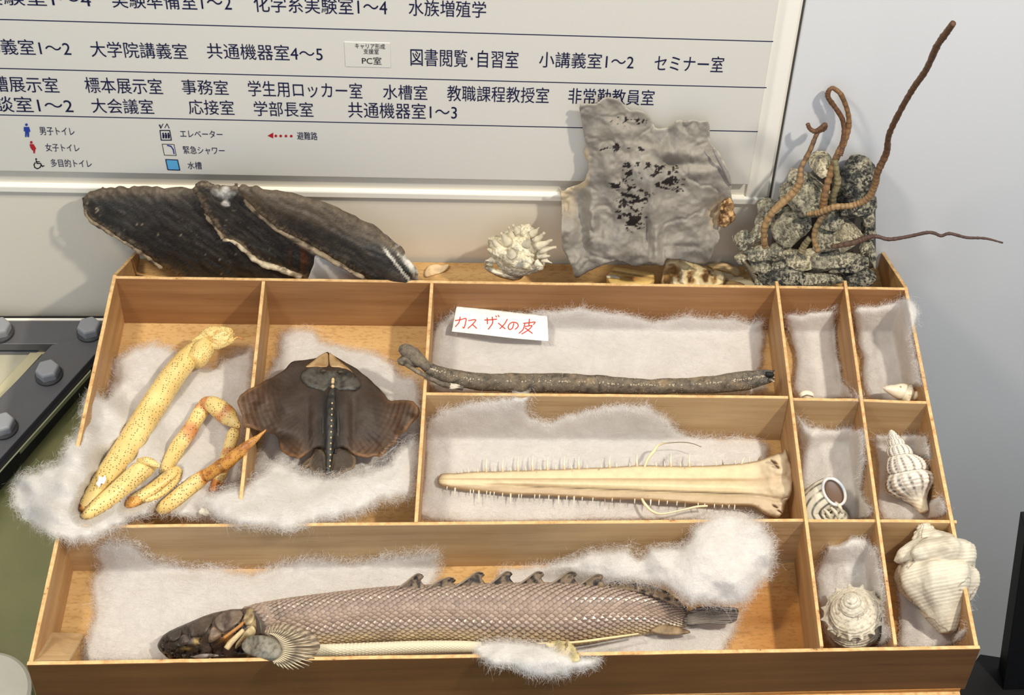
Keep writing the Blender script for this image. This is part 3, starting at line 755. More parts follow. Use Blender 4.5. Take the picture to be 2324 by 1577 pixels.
relief('snout_cartilage', [(694, 832), (712, 818), (728, 805), (742, 800), (745, 812), (744, 830), (730, 833), (710, 833)], lambda U, V: idw(zr, U, V)+.003, M_raygrey, ray, 'z', .003, 10, 3, None, gcol((196, 166, 122), (160, 126, 84), .05, 4), label='pale tan snout patch')
relief('snout_cartilage', [(747, 801), (756, 806), (772, 820), (790, 834), (802, 847), (790, 842), (775, 835), (758, 833), (749, 828)], lambda U, V: idw(zr, U, V)+.003, M_raygrey, ray, 'z', .003, 8, 3, None, gcol((196, 166, 122), (160, 126, 84), .05, 5), label='pale tan snout patch')
for u, v in ((733, 842), (772, 844)):
    lump('eye', A(u, v, -.0185), axes_px(u, v, -.0185, 8, 5, 4), M_raygrey, ray, .3, 2, u, lambda W, X: np.tile(lin((60, 54, 40)), (len(W), 1)), 3)
ptube('spine_ridge', [(755, 880, -.022, 5), (752, 905, -.0175, 9), (750, 950, -.016, 10), (749, 1000, -.022, 9), (747, 1040, -.030, 8), (744, 1076, -.036, 5)], M_raygrey, ray, 60, 16, colf=lambda V, S, TH: mix(np.tile(lin((62, 62, 58)), (len(V), 1)), lin((34, 32, 30)), sst(-.2, .4, fbm(V, 200, 1))))
for k, (x, y) in enumerate([(736, 1), (765, -1)]):
    ptube('side_ridge', [(752+(x-750)*.9, 895, -.026, 4), (x, 930, -.0225, 5), (x+(-1 if x < 750 else 1)*2, 980, -.0255, 5), (750+(x-750)*.7, 1030, -.034, 3)], M_raygrey, ray, 40, 10, colf=lambda V, S, TH: np.tile(lin((52, 50, 47)), (len(V), 1)))
M_thorn = flat('thorn_cream', (206, 180, 132), .5)
for i, v in enumerate([862, 867, 877, 897]+list(range(915, 1060, 13))):
    u = 755-(v-880)*.035; big = v < 900; r = 4 if big else 2.0
    lump('thorn', A(u, v, -.010 if v > 900 and v < 1000 else (-.0165 if big else -.019)), axes_px(u, v, -.02, r, r*1.2, r), M_thorn, ray, .2, 2, i, None, 2)
for pts, nm in (([(728, 1018), (716, 1016), (706, 1034), (700, 1050), (704, 1064), (718, 1076), (738, 1080), (742, 1050), (738, 1030)], 'pelvic_fin'),
                ([(762, 1020), (780, 1012), (796, 1024), (808, 1040), (804, 1060), (786, 1070), (762, 1080), (750, 1078), (752, 1040)], 'pelvic_fin'),
                ([(706, 1036), (692, 1046), (682, 1058), (679, 1066), (688, 1066), (700, 1058), (708, 1050)], 'clasper')):
    relief(nm, pts, [(745, 1020, -.034), (745, 1078, -.040), (700, 1050, -.042), (805, 1050, -.042)], M_ray, ray, 'z', .003, 8, 3,
           lambda U, V, d: np.sin(np.arctan2(V-1000, U-748)*50)*.0003, lambda U, V, d: mix(np.tile(lin((74, 64, 54)), (len(U), 1)), lin((130, 110, 84)), sst(8, 0, d)), jit=1)

# ---------------------------------------------------------------- rolled shark skin
M_shk = vcmat('shark_skin', .7, .4, 260, .6, .0015, .35, bscale=650)
roll = thing('shark_skin_roll', 'long rolled strip of dark grey speckled shark skin with forked end', 'skin', A(1350, 870, -.05))
def shc(V, S, TH):
    c = np.tile(lin((116, 105, 90)), (len(V), 1)); c = mix(c, lin((156, 134, 104)), sst(.1, .5, fbm(V, 90, 3))*.7)
    c = mix(c, lin((60, 53, 47)), sst(0, .5, fbm(V, 160, 7))*.8); return mix(c, lin((100, 98, 98)), sst(.75, 1.0, S)*.6)
rrows = [(960, 826, .010, 9), (985, 842, .003, 15), (1022, 855, -.012, 18), (1093, 866, -.026, 20), (1199, 869, -.032, 21), (1270, 869, -.034, 22), (1350, 872, -.034, 21), (1430, 876, -.034, 18), (1502, 877, -.034, 17), (1604, 873, -.032, 19), (1680, 866, -.026, 22), (1718, 859, -.020, 19), (1742, 855, -.016, 15), (1754, 853, -.015, 12)]
o, RP, RR = ptube('rolled_skin', rrows, M_shk, roll, 160, 26, colf=shc, nz=.0014, nsc=70)
ptube('forked_end', [(972, 836, .008, 11), (955, 820, .014, 13), (938, 805, .018, 15), (922, 796, .020, 15), (912, 793, .020, 10), (906, 792, .02, 5)], M_shk, roll, 40, 18, colf=shc, nz=.002, nsc=110)
ptube('forked_end', [(950, 826, .008, 9), (930, 820, .012, 11), (914, 818, .014, 11), (903, 820, .014, 6)], M_shk, roll, 30, 16, colf=shc, nz=.002, nsc=130)
ptube('torn_strand', [(918, 824, .012, 5), (945, 842, .010, 5), (975, 858, .004, 5), (1005, 872, -.006, 6), (1050, 880, -.016, 6)], M_shk, roll, 40, 10, colf=shc, nz=.0008)
lump('dried_flesh', A(1022, 876, -.010), axes_px(1022, 876, -.01, 20, 7, 6, .1), vcmat('flesh', .5, .1), roll, .5, 1.8, 5, lambda W, X: mix(np.tile(lin((206, 196, 176)), (len(W), 1)), lin((120, 104, 84)), sst(.1, .6, fbm(W, 300, 1))), 4)
for k in range(6):
    a0 = -.9+.36*k
    ptube('frayed_strip', [(1744, 853+a0*9, -.012, 4), (1752, 853+a0*11, -.012, 3), (1758, 852+a0*13+(k % 2)*3, -.012, 1)], M_shk, roll, 8, 6, colf=lambda V, S, TH: mix(np.tile(lin((70, 62, 56)), (len(V), 1)), lin((190, 176, 150)), S*(k % 2)))
ptube('open_end', [(1738, 849, -.005, 6), (1752, 850, -.006, 6), (1756, 850, -.006, 4)], M_blk, roll, 8, 10)
# tubercles: one joined sheet of fine denticles
tb = MB(); r_ = np.random.default_rng(5)
TP = np.gradient(RP, axis=0); TP /= np.linalg.norm(TP, axis=1)[:, None]
for i in range(420):
    k = r_.integers(6, 152); row = i % 3 == 0
    th = math.radians(62+r_.normal(0, 3)) if row else math.radians(r_.uniform(-30, 150))
    N = np.array([0, 0, 1.0]); N = N-TP[k]*(N@TP[k]); N /= np.linalg.norm(N); B_ = np.cross(TP[k], N)
    dr = B_*math.cos(th)+N*math.sin(th); c = RP[k]+dr*(RR[k]*1.01)+TP[k]*r_.uniform(-.001, .001)
    s = r_.uniform(.0005, .0009)*(1.4 if row else .8); t1 = TP[k]; t2 = np.cross(dr, t1)
    V = [c+t1*s, c+t2*s, c-t1*s, c-t2*s, c+dr*s*1.1]; tb.add(V, [(0, 1, 4), (1, 2, 4), (2, 3, 4), (3, 0, 4)])
tb.build('denticles', flat('denticle', (186, 172, 146), .4), roll, True, stuff=True)

# ---------------------------------------------------------------- handwritten label
lab = thing('paper_label', 'white paper strip with red handwritten Japanese characters on the batting', 'label', A(1135, 735, -.05))
lz = [(1036, 695, -.040), (1242, 717, -.043), (1245, 774, -.050), (1025, 752, -.050), (1140, 730, -.0425)]
relief('paper', [(1036, 695), (1100, 701), (1170, 709), (1242, 717), (1245, 774), (1170, 768), (1100, 760), (1025, 752)], lz, flat('paper', (246, 244, 238), .7, spec=.2), lab, 'z', .0002, 3, 3, smooth_outline=0, minthick=.0002)
def cs(x, y): return 880+x/2.817, 660+y/2.817
STR = [[(430, 190), (468, 183), (500, 176), (497, 205), (488, 236), (478, 230)], [(463, 165), (456, 200), (432, 230)],
       [(515, 190), (562, 184), (545, 210), (512, 240)], [(540, 212), (570, 240)],
       [(618, 186), (660, 184), (698, 180)], [(636, 170), (638, 212)], [(668, 165), (670, 205), (642, 246)], [(690, 158), (697, 168)], [(705, 154), (713, 167)],
       [(765, 180), (745, 213), (716, 242)], [(706, 205), (752, 243)],
       [(806, 206), (798, 236), (780, 247), (770, 233), (778, 212), (800, 200), (826, 206), (834, 226), (814, 247)],
       [(866, 207), (905, 203), (942, 199), (930, 216)], [(878, 206), (866, 245), (838, 272)], [(906, 178), (902, 226)], [(878, 228), (922, 222), (898, 250), (856, 276)], [(878, 236), (926, 272)]]
mb = MB()
for s in STR:
    p = cr([cs(*q) for q in s], max(6, 5*len(s))); d = np.gradient(p, axis=0); d /= np.hypot(*d.T)[:, None]+1e-9; nn = np.stack([-d[:, 1], d[:, 0]], 1)*1.05
    for k in range(len(p)-1):
        q = np.array([p[k]+nn[k], p[k+1]+nn[k+1], p[k+1]-nn[k+1], p[k]-nn[k]]); z = idw(lz, q[:, 0], q[:, 1])+.0009
        mb.add(A(q[:, 0], q[:, 1], z), [(0, 1, 2, 3)])
mb.build('handwriting', flat('red_marker', (206, 58, 46), .6), lab, False)

# ---------------------------------------------------------------- toothed snout (saw)
M_bone = vcmat('dried_bone', .5, .08, 120, .3, .0008, .4, bscale=400)
saw = thing('toothed_snout', 'long flat cream saw-like snout of a shark edged with thin teeth', 'snout', A(1400, 1100, -.06))
SO = [(993, 1091), (995, 1083), (1004, 1075), (1029, 1074), (1079, 1070), (1164, 1068), (1235, 1065), (1300, 1063), (1377, 1060), (1451, 1056), (1520, 1057), (1578, 1057), (1630, 1055), (1680, 1051), (1718, 1046), (1746, 1036), (1766, 1028), (1776, 1027), (1783, 1018), (1791, 1043), (1798, 1063), (1799, 1094), (1795, 1122), (1784, 1142), (1776, 1167), (1764, 1172), (1745, 1168), (1730, 1160), (1705, 1147), (1629, 1145), (1553, 1140), (1451, 1133), (1350, 1130), (1270, 1125), (1164, 1121), (1093, 1114), (1040, 1109), (1004, 1102), (996, 1098)]
sz = [(1000, 1090, -.058), (1300, 1095, -.056), (1600, 1100, -.052), (1780, 1040, -.030), (1790, 1100, -.034), (1700, 1090, -.046), (1765, 1165, -.044)]
mid = lambda U: 1091+(U-1000)*.018
hw = lambda U: 14+(U-1000)*.041+sst(1700, 1790, U)*20
def sbump(U, V, d):
    t = (V-mid(U))/hw(U); s_ = sst(1010, 1200, U)
    z = .0045*np.exp(-((t-.02)/.24)**2)*s_-.0045*np.exp(-((t-.46)/.07)**2)*s_+.0012*np.exp(-((t-.62)/.12)**2)-.0014*np.exp(-((t+.38)/.09)**2)*s_
    return z+fbm(np.stack([U*.3, V], 1), .06, 2)*.0006+sst(1690, 1780, U)*fbm(np.stack([U, V], 1), .04, 7)*.006
def scol(U, V, d):
    P = np.stack([U, V], 1); t = (V-mid(U))/hw(U); c = np.tile(lin((224, 207, 168)), (len(U), 1))
    c = mix(c, lin((170, 136, 98)), np.exp(-((t+.36)/.09)**2)*.8); c = mix(c, lin((170, 140, 112)), sst(.38, .6, t)*.6); c = mix(c, lin((84, 60, 46)), np.exp(-((t-.42)/.055)**2)*sst(1080, 1250, U)*.95)
    c = mix(c, lin((206, 184, 156)), sst(1650, 1760, U)*.7); c = mix(c, lin((150, 118, 80)), sst(5, 1, d)*.7)
    c = mix(c, lin((190, 160, 130)), sst(.2, .6, fbm(P*[.3, 1], .05, 4))*.4)
    return mix(c, lin((110, 76, 50)), sst(.45, .6, fbm(P, .25, 8))*sst(12, 3, d))
relief('blade', SO, sz, M_bone, saw, 'z', .007, 14, 3, sbump, scol, jit=1.2)
M_tooth = vcmat('tooth', .35, .05)
press_poly([(993, 1050), (1090, 1030), (1300, 1022), (1600, 1018), (1760, 1010), (1790, 1020), (1790, 1180), (1640, 1168), (1300, 1152), (1090, 1146), (1000, 1122)], sz, .006)
def tooth(u, v, du, dv, w_, dark=False, curve=0):
    z0 = float(idw(sz, np.array([u]), np.array([v]))[0]); z1 = z0+.001
    rows = [(u, v, z0, w_), (u+du*.5+curve*.6, v+dv*.5, z0+.001, w_*.65), (u+du, v+dv, z1, .5)]
    ptube('tooth', rows, M_tooth, saw, 7, 6, colf=lambda V, S, TH: mix(np.tile(lin((110, 84, 60) if dark else (206, 180, 140)), (len(V), 1)), lin((240, 232, 210)), sst(.0, .5, S) if not dark else S*.4))
UT = [(1104, 36), (1141, 30), (1176, 38), (1209, 38), (1243, 34), (1281, 33), (1314, 33), (1384, 30), (1446, 31), (1523, 32), (1565, 33), (1683, 17), (1722, 16)]
ue = lambda u: float(np.interp(u, [1000, 1079, 1164, 1300, 1451, 1578, 1680, 1720, 1770], [1076, 1071, 1069, 1064, 1057, 1058, 1052, 1046, 1030]))
le = lambda u: float(np.interp(u, [1000, 1040, 1093, 1164, 1270, 1350, 1451, 1553, 1629, 1705], [1100, 1108, 1113, 1120, 1124, 1129, 1132, 1139, 1144, 1146]))
for u, L in UT: tooth(u, ue(u)+3, 1 if u < 1650 else 9, -L-2, 3.8, curve=-2 if u < 1650 else -3, dark=u > 1700)
for u in (1048, 1064, 1085, 1124, 1160, 1194, 1228, 1262, 1298, 1333, 1365, 1400, 1430, 1490, 1509, 1545, 1595, 1626, 1641, 1670, 1702): tooth(u, ue(u)+2, -1.5, -11-(u*7 % 5), 2.0, u > 1635 and u < 1645)
for u, L, dk in ((1087, 29, 0), (1159, 24, 0), (1268, 20, 0), (1303, 17, 0), (1033, 14, 0), (1373, 17, 1), (1408, 13, 1), (1477, 14, 0), (1555, 16, 1)): tooth(u, le(u)-3, -.5, L+3, 2.8, bool(dk))
for u in (1015, 1068, 1075, 1105, 1113, 1122, 1141, 1178, 1184, 1214, 1225, 1246, 1287, 1322, 1346, 1390, 1441, 1496, 1515, 1537, 1585, 1600, 1622, 1640, 1655, 1668): tooth(u, le(u)-2, -1, 10+(u*3 % 5), 1.9)
bc = lambda V, S, TH: mix(np.tile(lin((232, 216, 176)), (len(V), 1)), lin((120, 110, 84)), sst(.4, .7, S))
ptube('barbel', [(1462, 1062, -.048, 2.5), (1470, 1042, -.042, 3.5), (1484, 1024, -.038, 4), (1497, 1009, -.036, 2.5), (1530, 1004, -.036, 1.2), (1565, 1005, -.037, 1), (1592, 1014, -.038, .8)], M_tooth, saw, 40, 8, colf=bc)
ptube('barbel', [(1456, 1130, -.050, 2.5), (1464, 1144, -.048, 3.5), (1480, 1160, -.047, 3), (1503, 1166, -.047, 2.2), (1545, 1158, -.047, 2), (1580, 1150, -.046, 2.5), (1606, 1148, -.046, 2.5)], M_tooth, saw, 40, 8, colf=lambda V, S, TH: np.tile(lin((236, 222, 184)), (len(V), 1)))
for u, v, r in ((1757, 1048, 7), (1764, 1058, 5), (1760, 1148, 6), (1770, 1160, 5)):
    lump('nostril_ridge', A(u, v, -.024 if v < 1100 else -.037), axes_px(u, v, -.03, r*1.5, r*.6, 3, .6), M_bone, saw, .3, 2, u, lambda W, X: mix(np.tile(lin((196, 172, 140)), (len(W), 1)), lin((90, 60, 40)), sst(.3, .9, X[:, 2])), 3)
lf_ = [(1742, 1166), (1752, 1168), (1766, 1176), (1756, 1172)]
# ================================================================ LONG SCALY FISH
fish = thing('scaly_fish', 'long armoured fish with mauve-brown scales and a row of dorsal finlets', 'fish', A(950, 1420, -.06))
M_fbody = vcmat('fish_skin', .35, .15, 200, .4, .0008, .5)
M_head = vcmat('fish_head', .38, .2, 160, .6, .0015, .5, bscale=260)
tb_ = [(560, 1380, 1484), (600, 1372, 1476), (650, 1363, 1470), (700, 1356, 1465), (800, 1344, 1455), (900, 1335, 1451), (1000, 1331, 1449), (1100, 1329, 1456), (1200, 1327, 1459), (1300, 1327, 1457), (1400, 1335, 1441), (1480, 1352, 1431), (1540, 1376, 1421), (1575, 1392, 1416)]
rows = []
for u, t, b_ in tb_: rows.append((u, (t+b_)/2, ZF+.006+.85*(b_-t)/2/2420, (b_-t)/2))
rows[0] = (560, 1432, -.042, 50)
press_tube(rows, n=60)
r = cr(rows, 200); FP = A(r[:, 0], r[:, 1], r[:, 2]); FR = r[:, 3]*((FP-CAM)@FWD)/F_PX
V, F, S, TH = tube_mesh(FP, FR*.985, 40)
def flank(th):
    """colour round the body: th in radians, pi/2 = up, 0 = towards viewer"""
    g = sst(.75, -.15, th); c = mix(np.tile(lin((156, 136, 122)), (len(th), 1)), lin((206, 182, 142)), g); return mix(c, lin((226, 214, 182)), sst(-.25, -.8, th))
thw = np.where(TH > np.pi*1.5, TH-2*np.pi, TH); thw = np.where(thw > 2.6, -.6, thw)
mobj('body', V, F, M_fbody, fish, True, col=flank(thw)*.35, uv=np.stack([S, TH], 1))
# scales
FT = np.gradient(FP, axis=0); seg = np.linalg.norm(FT, axis=1); FT /= seg[:, None]; s_arc = np.concatenate([[0], np.cumsum(np.linalg.norm(np.diff(FP, axis=0), axis=1))])
Ltot = s_arc[-1]; m, nt, b = newmat('scale_shine'); M_scale = m
oi = nt.nodes.new('ShaderNodeObjectInfo'); v = coord(nt, 'Generated')
sx = nt.nodes.new('ShaderNodeSeparateXYZ'); lk(nt, v, sx.inputs[0])
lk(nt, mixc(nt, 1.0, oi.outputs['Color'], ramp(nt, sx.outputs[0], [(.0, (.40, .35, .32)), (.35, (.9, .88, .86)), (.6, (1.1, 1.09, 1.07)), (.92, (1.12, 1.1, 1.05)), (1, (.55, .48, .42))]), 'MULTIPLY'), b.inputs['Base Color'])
b.inputs['Roughness'].default_value = .30; b.inputs['Specular IOR Level'].default_value = .65
m, nt, b = newmat('scale_shine_joined'); M_scale2 = m
at = nd(nt, 'ShaderNodeAttribute', attribute_name='Col'); lk(nt, at.outputs['Color'], b.inputs['Base Color']); b.inputs['Roughness'].default_value = .30; b.inputs['Specular IOR Level'].default_value = .65
# unit scale: x tailwards, y across, z out
SV = np.array([(-.5, 0, -.10), (-.15, .46, -.03), (.30, .42, .05), (.58, 0, .13), (.30, -.42, .05), (-.15, -.46, -.03), (.12, 0, .17), (.34, .0, .15)])
SF = [(0, 5, 6), (0, 6, 1), (1, 6, 2), (5, 4, 6), (2, 6, 7), (7, 6, 4), (2, 7, 3), (7, 4, 3)]
PIT = .0082; ncol = int(Ltot/(PIT*.5)); items = []
rr = np.random.default_rng(8)
for ci in range(2, ncol-2):
    s = ci*PIT*.5; P = np.array([np.interp(s, s_arc, FP[:, k]) for k in range(3)]); R = float(np.interp(s, s_arc, FR)); T_ = np.array([np.interp(s, s_arc, FT[:, k]) for k in range(3)])
    N = np.array([0, 0, 1.0]); N = N-T_*(N@T_); N /= np.linalg.norm(N); B_ = np.cross(T_, N)
    rowp = math.radians(12.0); 
    for ri in range(-4, 13):
        th = (ri+(.5 if ci % 2 else 0))*rowp
        out = B_*math.cos(th)+N*math.sin(th); c = P+out*R*1.0; side = np.cross(out, T_)
        vd = CAM-c; vd /= np.linalg.norm(vd); f = vd@out
        if f < -.1: continue
        sk = .55*(th-.8)                      # oblique rows
        sx_ = PIT*1.15; sy_ = R*rowp*1.10
        # slight skew of the tangent with height for the oblique lattice
        t2 = T_+side*0.0; c = c+T_*(-.004*(th-.8))
        items.append((c, t2, side, out, sx_, sy_, th, f, s))
items.sort(key=lambda q: -q[7]*(1 if .03 < q[8] < Ltot*.93 else .5))
me = bpy.data.meshes.new('scale'); me.from_pydata(SV.tolist(), [], SF); me.update(); me.materials.append(M_scale)
me.polygons.foreach_set('use_smooth', [False]*len(SF))
cols = flank(np.array([q[6] for q in items]))*(1+rr.normal(0, .09, (len(items), 1)))*1.0
cols = np.clip(mix(cols, lin((150, 128, 116)), sst(.1, .6, fbm(np.array([q[0] for q in items]), 45, 3))*.5), 0, 1)
joined = MB(); fl_ = wloc(fish)
for i, (c, t, sd, out, sx_, sy_, th, f, s) in enumerate(items):
    tail = .45 + .55*sst(0, .03, np.array([Ltot-s]))[0]; sx_ *= tail**.5
    if i < 300:
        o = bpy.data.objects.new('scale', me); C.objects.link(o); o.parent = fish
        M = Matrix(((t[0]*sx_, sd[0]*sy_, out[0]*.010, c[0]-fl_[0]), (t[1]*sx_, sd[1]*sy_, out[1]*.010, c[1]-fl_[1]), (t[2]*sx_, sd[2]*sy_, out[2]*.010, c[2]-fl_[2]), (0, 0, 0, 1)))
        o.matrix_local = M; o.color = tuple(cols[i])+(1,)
    else:
        W = c+SV[:, :1]*t*sx_+SV[:, 1:2]*sd*sy_+SV[:, 2:3]*out*.010
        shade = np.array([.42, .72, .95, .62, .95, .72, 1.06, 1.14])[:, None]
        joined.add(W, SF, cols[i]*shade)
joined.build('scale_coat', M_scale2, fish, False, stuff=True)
# pale belly flap below the body
press_tube([(690, 1478, -.048, 10), (1090, 1468, -.050, 10)], n=40)
br = cr([(690, 1478, -.048, 10), (730, 1476, -.048, 13), (850, 1472, -.050, 13.5), (950, 1468, -.050, 13), (1040, 1467, -.050, 12), (1090, 1468, -.050, 10)], 90)
BP = A(br[:, 0], br[:, 1], br[:, 2]); BR = br[:, 3]*((BP-CAM)@FWD)/F_PX
V, F, S, TH = tube_mesh(BP, BR*.98, 20); bell = mobj('belly_flap', V, F, M_fbody, fish, True, col=np.tile(lin((206, 196, 166)), (len(V), 1)), label='pale cream underside')
bm_ = MB(); BT = np.gradient(BP, axis=0); BT /= np.linalg.norm(BT, axis=1)[:, None]; 
Lb = np.linalg.norm(np.diff(BP, axis=0), axis=1).sum(); nb = int(Lb/.0022)
for ci in range(nb):
    k = ci/nb*89; i0 = int(k); P = BP[i0]+(BP[min(i0+1, 89)]-BP[i0])*(k-i0); T_ = BT[i0]; N = np.array([0, 0, 1.0]); N = N-T_*(N@T_); N /= np.linalg.norm(N); B_ = np.cross(T_, N)
    for ri in range(-3, 7):
        th = math.radians((ri+(.5 if ci % 2 else 0))*22); out = B_*math.cos(th)+N*math.sin(th); sd = np.cross(out, T_)
        W = P+out*BR[i0]+SV[:, :1]*T_*.005+SV[:, 1:2]*sd*.0026+SV[:, 2:3]*out*.003
        bm_.add(W, SF, lin((228, 220, 192)))
bm_.build('belly_scales', M_scale2, bell, False, stuff=True)

# ---- head
HO = [(357, 1465), (364, 1450), (375, 1438), (397, 1426), (423, 1415), (450, 1403), (480, 1392), (516, 1384), (550, 1381), (572, 1378), (580, 1400), (582, 1440), (580, 1480), (560, 1490), (520, 1494), (495, 1492), (460, 1496), (431, 1496), (400, 1494), (379, 1487), (366, 1477)]
hz = [(360, 1465, -.052), (420, 1450, -.040), (480, 1430, -.026), (540, 1420, -.018), (575, 1410, -.016), (430, 1490, -.054), (500, 1490, -.050), (560, 1486, -.046), (480, 1396, -.036), (550, 1386, -.030), (575, 1384, -.028), (400, 1430, -.048)]
def hb(U, V, d):
    P = np.stack([U, V], 1); w1 = np.abs(fbm(P, .035, 5)); w2 = np.abs(fbm(P, .07, 15))
    return -.0035*sst(.06, 0, w1)-.0015*sst(.05, 0, w2)*sst(480, 430, U)+fbm(P, .12, 2)*.0008
def hc(U, V, d):
    P = np.stack([U, V], 1); c = np.tile(lin((74, 62, 54)), (len(U), 1))
    c = mix(c, lin((40, 32, 28)), sst(470, 400, U)*.8); c = mix(c, lin((112, 96, 84)), sst(-.1, .5, fbm(P, .03, 9))*.6)
    c = mix(c, lin((170, 116, 56)), np.exp(-(((U-515)/20)**2+((V-1450)/12)**2))*.9)
    c = mix(c, lin((190, 160, 96)), np.exp(-(((U-446)/7)**2+((V-1455)/6)**2))); c = mix(c, lin((190, 160, 96)), np.exp(-(((U-423)/9)**2+((V-1472)/3)**2))*.8)
    c = mix(c, lin((34, 24, 20)), sst(.09, 0, np.abs(fbm(P, .035, 5)))*.8)
    c = mix(c, lin((24, 18, 16)), np.exp(-(((U-506)/7)**2+((V-1466-(506-U)*1.2)/14)**2))*.9)
    return mix(c, lin((196, 170, 124)), sst(556, 566, U)*sst(-.3, .3, fbm(P, .08, 19))*.8)
hd = relief('head', HO, hz, M_head, fish, 'z', .018, 34, 2.5, hb, hc, jit=1)
hzf = lambda off: (lambda U, V: idw(hz, U, V)+.0085+off)
PL = [('gill_plate', [(487, 1412), (492, 1400), (504, 1391), (530, 1385), (547, 1386), (551, 1396), (543, 1410), (530, 1421), (514, 1434), (504, 1434), (496, 1428)], (122, 106, 92), (80, 66, 58), 0),
      ('cheek_plate', [(478, 1428), (486, 1422), (496, 1428), (504, 1437), (496, 1447), (484, 1455), (474, 1458), (473, 1448)], (150, 126, 104), (100, 80, 66), 0),
      ('crown_plate', [(425, 1418), (445, 1408), (470, 1398), (484, 1396), (482, 1408), (474, 1424), (464, 1440), (448, 1444), (434, 1444), (430, 1432)], (84, 72, 62), (46, 38, 34), 0),
      ('snout_plate', [(376, 1440), (395, 1430), (410, 1424), (412, 1436), (404, 1450), (392, 1456), (380, 1452)], (62, 54, 48), (34, 28, 24), 0),
      ('snout_plate', [(406, 1448), (416, 1440), (430, 1446), (428, 1458), (416, 1464), (406, 1460)], (104, 90, 84), (58, 48, 42), 0),
      ('nape_plate', [(556, 1394), (566, 1386), (576, 1392), (576, 1404), (570, 1416), (558, 1418), (552, 1408)], (190, 170, 130), (120, 96, 70), 0),
      ('shoulder_plate', [(560, 1428), (572, 1420), (580, 1428), (578, 1440), (562, 1450), (546, 1464), (534, 1472), (536, 1460), (548, 1444)], (206, 184, 138), (150, 120, 80), .002),
      ('jaw_bone', [(437, 1490), (455, 1484), (480, 1483), (497, 1487), (480, 1491), (455, 1494)], (170, 158, 150), (120, 104, 96), 0)]
for nm, pts, c1, c2, off in PL:
    relief(nm, pts, hzf(off+.0012), M_head, hd, 'z', .003, 5, 2.5, lambda U, V, d: fbm(np.stack([U, V], 1), .12, 3)*.0005, gcol(c1, c2, .05, len(nm)))
for rws, c in (([(514, 1472, -.008, 7), (524, 1458, -.005, 7), (538, 1444, -.002, 6), (552, 1430, -.002, 5)], (206, 180, 134)), ([(508, 1448, -.010, 4), (524, 1436, -.008, 4), (545, 1420, -.007, 4), (552, 1412, -.008, 3)], (176, 120, 60))):
    ptube('gill_bone', rws, M_head, hd, 16, 10, colf=lambda V, S, TH, c=c: np.tile(lin(c), (len(V), 1)))
ptube('ribbon_scrap', [(476, 1496, -.03, 3), (488, 1500, -.02, 3), (500, 1498, -.018, 4), (515, 1502, -.018, 3)], M_bone, hd, 14, 7, colf=lambda V, S, TH: np.tile(lin((214, 200, 160)), (len(V), 1)), nz=.001)
# ---- pectoral fin
pec = relief('pectoral_fin', [(600, 1436), (608, 1422), (630, 1416), (665, 1418), (692, 1428), (712, 1440), (724, 1456), (726, 1470), (716, 1484), (700, 1494), (680, 1500), (662, 1507), (645, 1509), (632, 1500), (628, 1484), (630, 1462), (616, 1446)],
             [(610, 1430, -.004), (660, 1425, -.004), (700, 1440, -.006), (725, 1465, -.008), (645, 1505, .006), (680, 1498, .004), (640, 1470, .002)], vcmat('fin_membrane', .5, .2), fish, 'z', .0012, 6, 3, None,
             lambda U, V, d: mix(np.tile(lin((110, 94, 78)), (len(U), 1)), lin((170, 152, 128)), sst(-.2, .4, np.sin(np.arctan2(V-1472, U-600)*46))))
M_ray2 = vcmat('fin_ray', .45, .1)
for k in range(26):
    a = math.radians(-72+k*5.2); r0 = 34; r1 = float(np.interp(k, [0, 6, 13, 18, 22, 25], [44, 66, 122, 108, 72, 42])); cx, cy = 602, 1472
    e = lambda r, k=k: (cx+r*math.cos(a), cy+r*math.sin(a)*.98)
    zz = lambda u, v: float(idw([(610, 1430, -.002), (660, 1425, -.002), (700, 1440, -.004), (725, 1465, -.006), (645, 1505, .008), (680, 1498, .006), (640, 1470, .004)], np.array([u]), np.array([v]))[0])+.001
    q = [e(r0), e((r0+r1)/2), e(r1)]
    ptube('fin_ray', [(u, v, zz(u, v), w_) for (u, v), w_ in zip(q, (1.8, 1.7, 1.3))], M_ray2, pec, 8, 6, colf=lambda V, S, TH: mix(np.tile(lin((204, 190, 160)), (len(V), 1)), lin((70, 58, 48)), sst(.3, .5, np.sin(S*14+1))*.8))
relief('fin_lobe', [(548, 1466), (556, 1450), (575, 1442), (600, 1442), (622, 1450), (636, 1464), (640, 1478), (634, 1492), (618, 1498), (596, 1494), (574, 1488), (556, 1480)], [(560, 1465, -.012), (600, 1470, .004), (635, 1480, .006), (590, 1492, .0)], M_raygrey, fish, 'z', .008, 24, 3,
       None, gcol((140, 134, 120), (100, 94, 84), .2, 3), label='grey fleshy base of the pectoral fin')
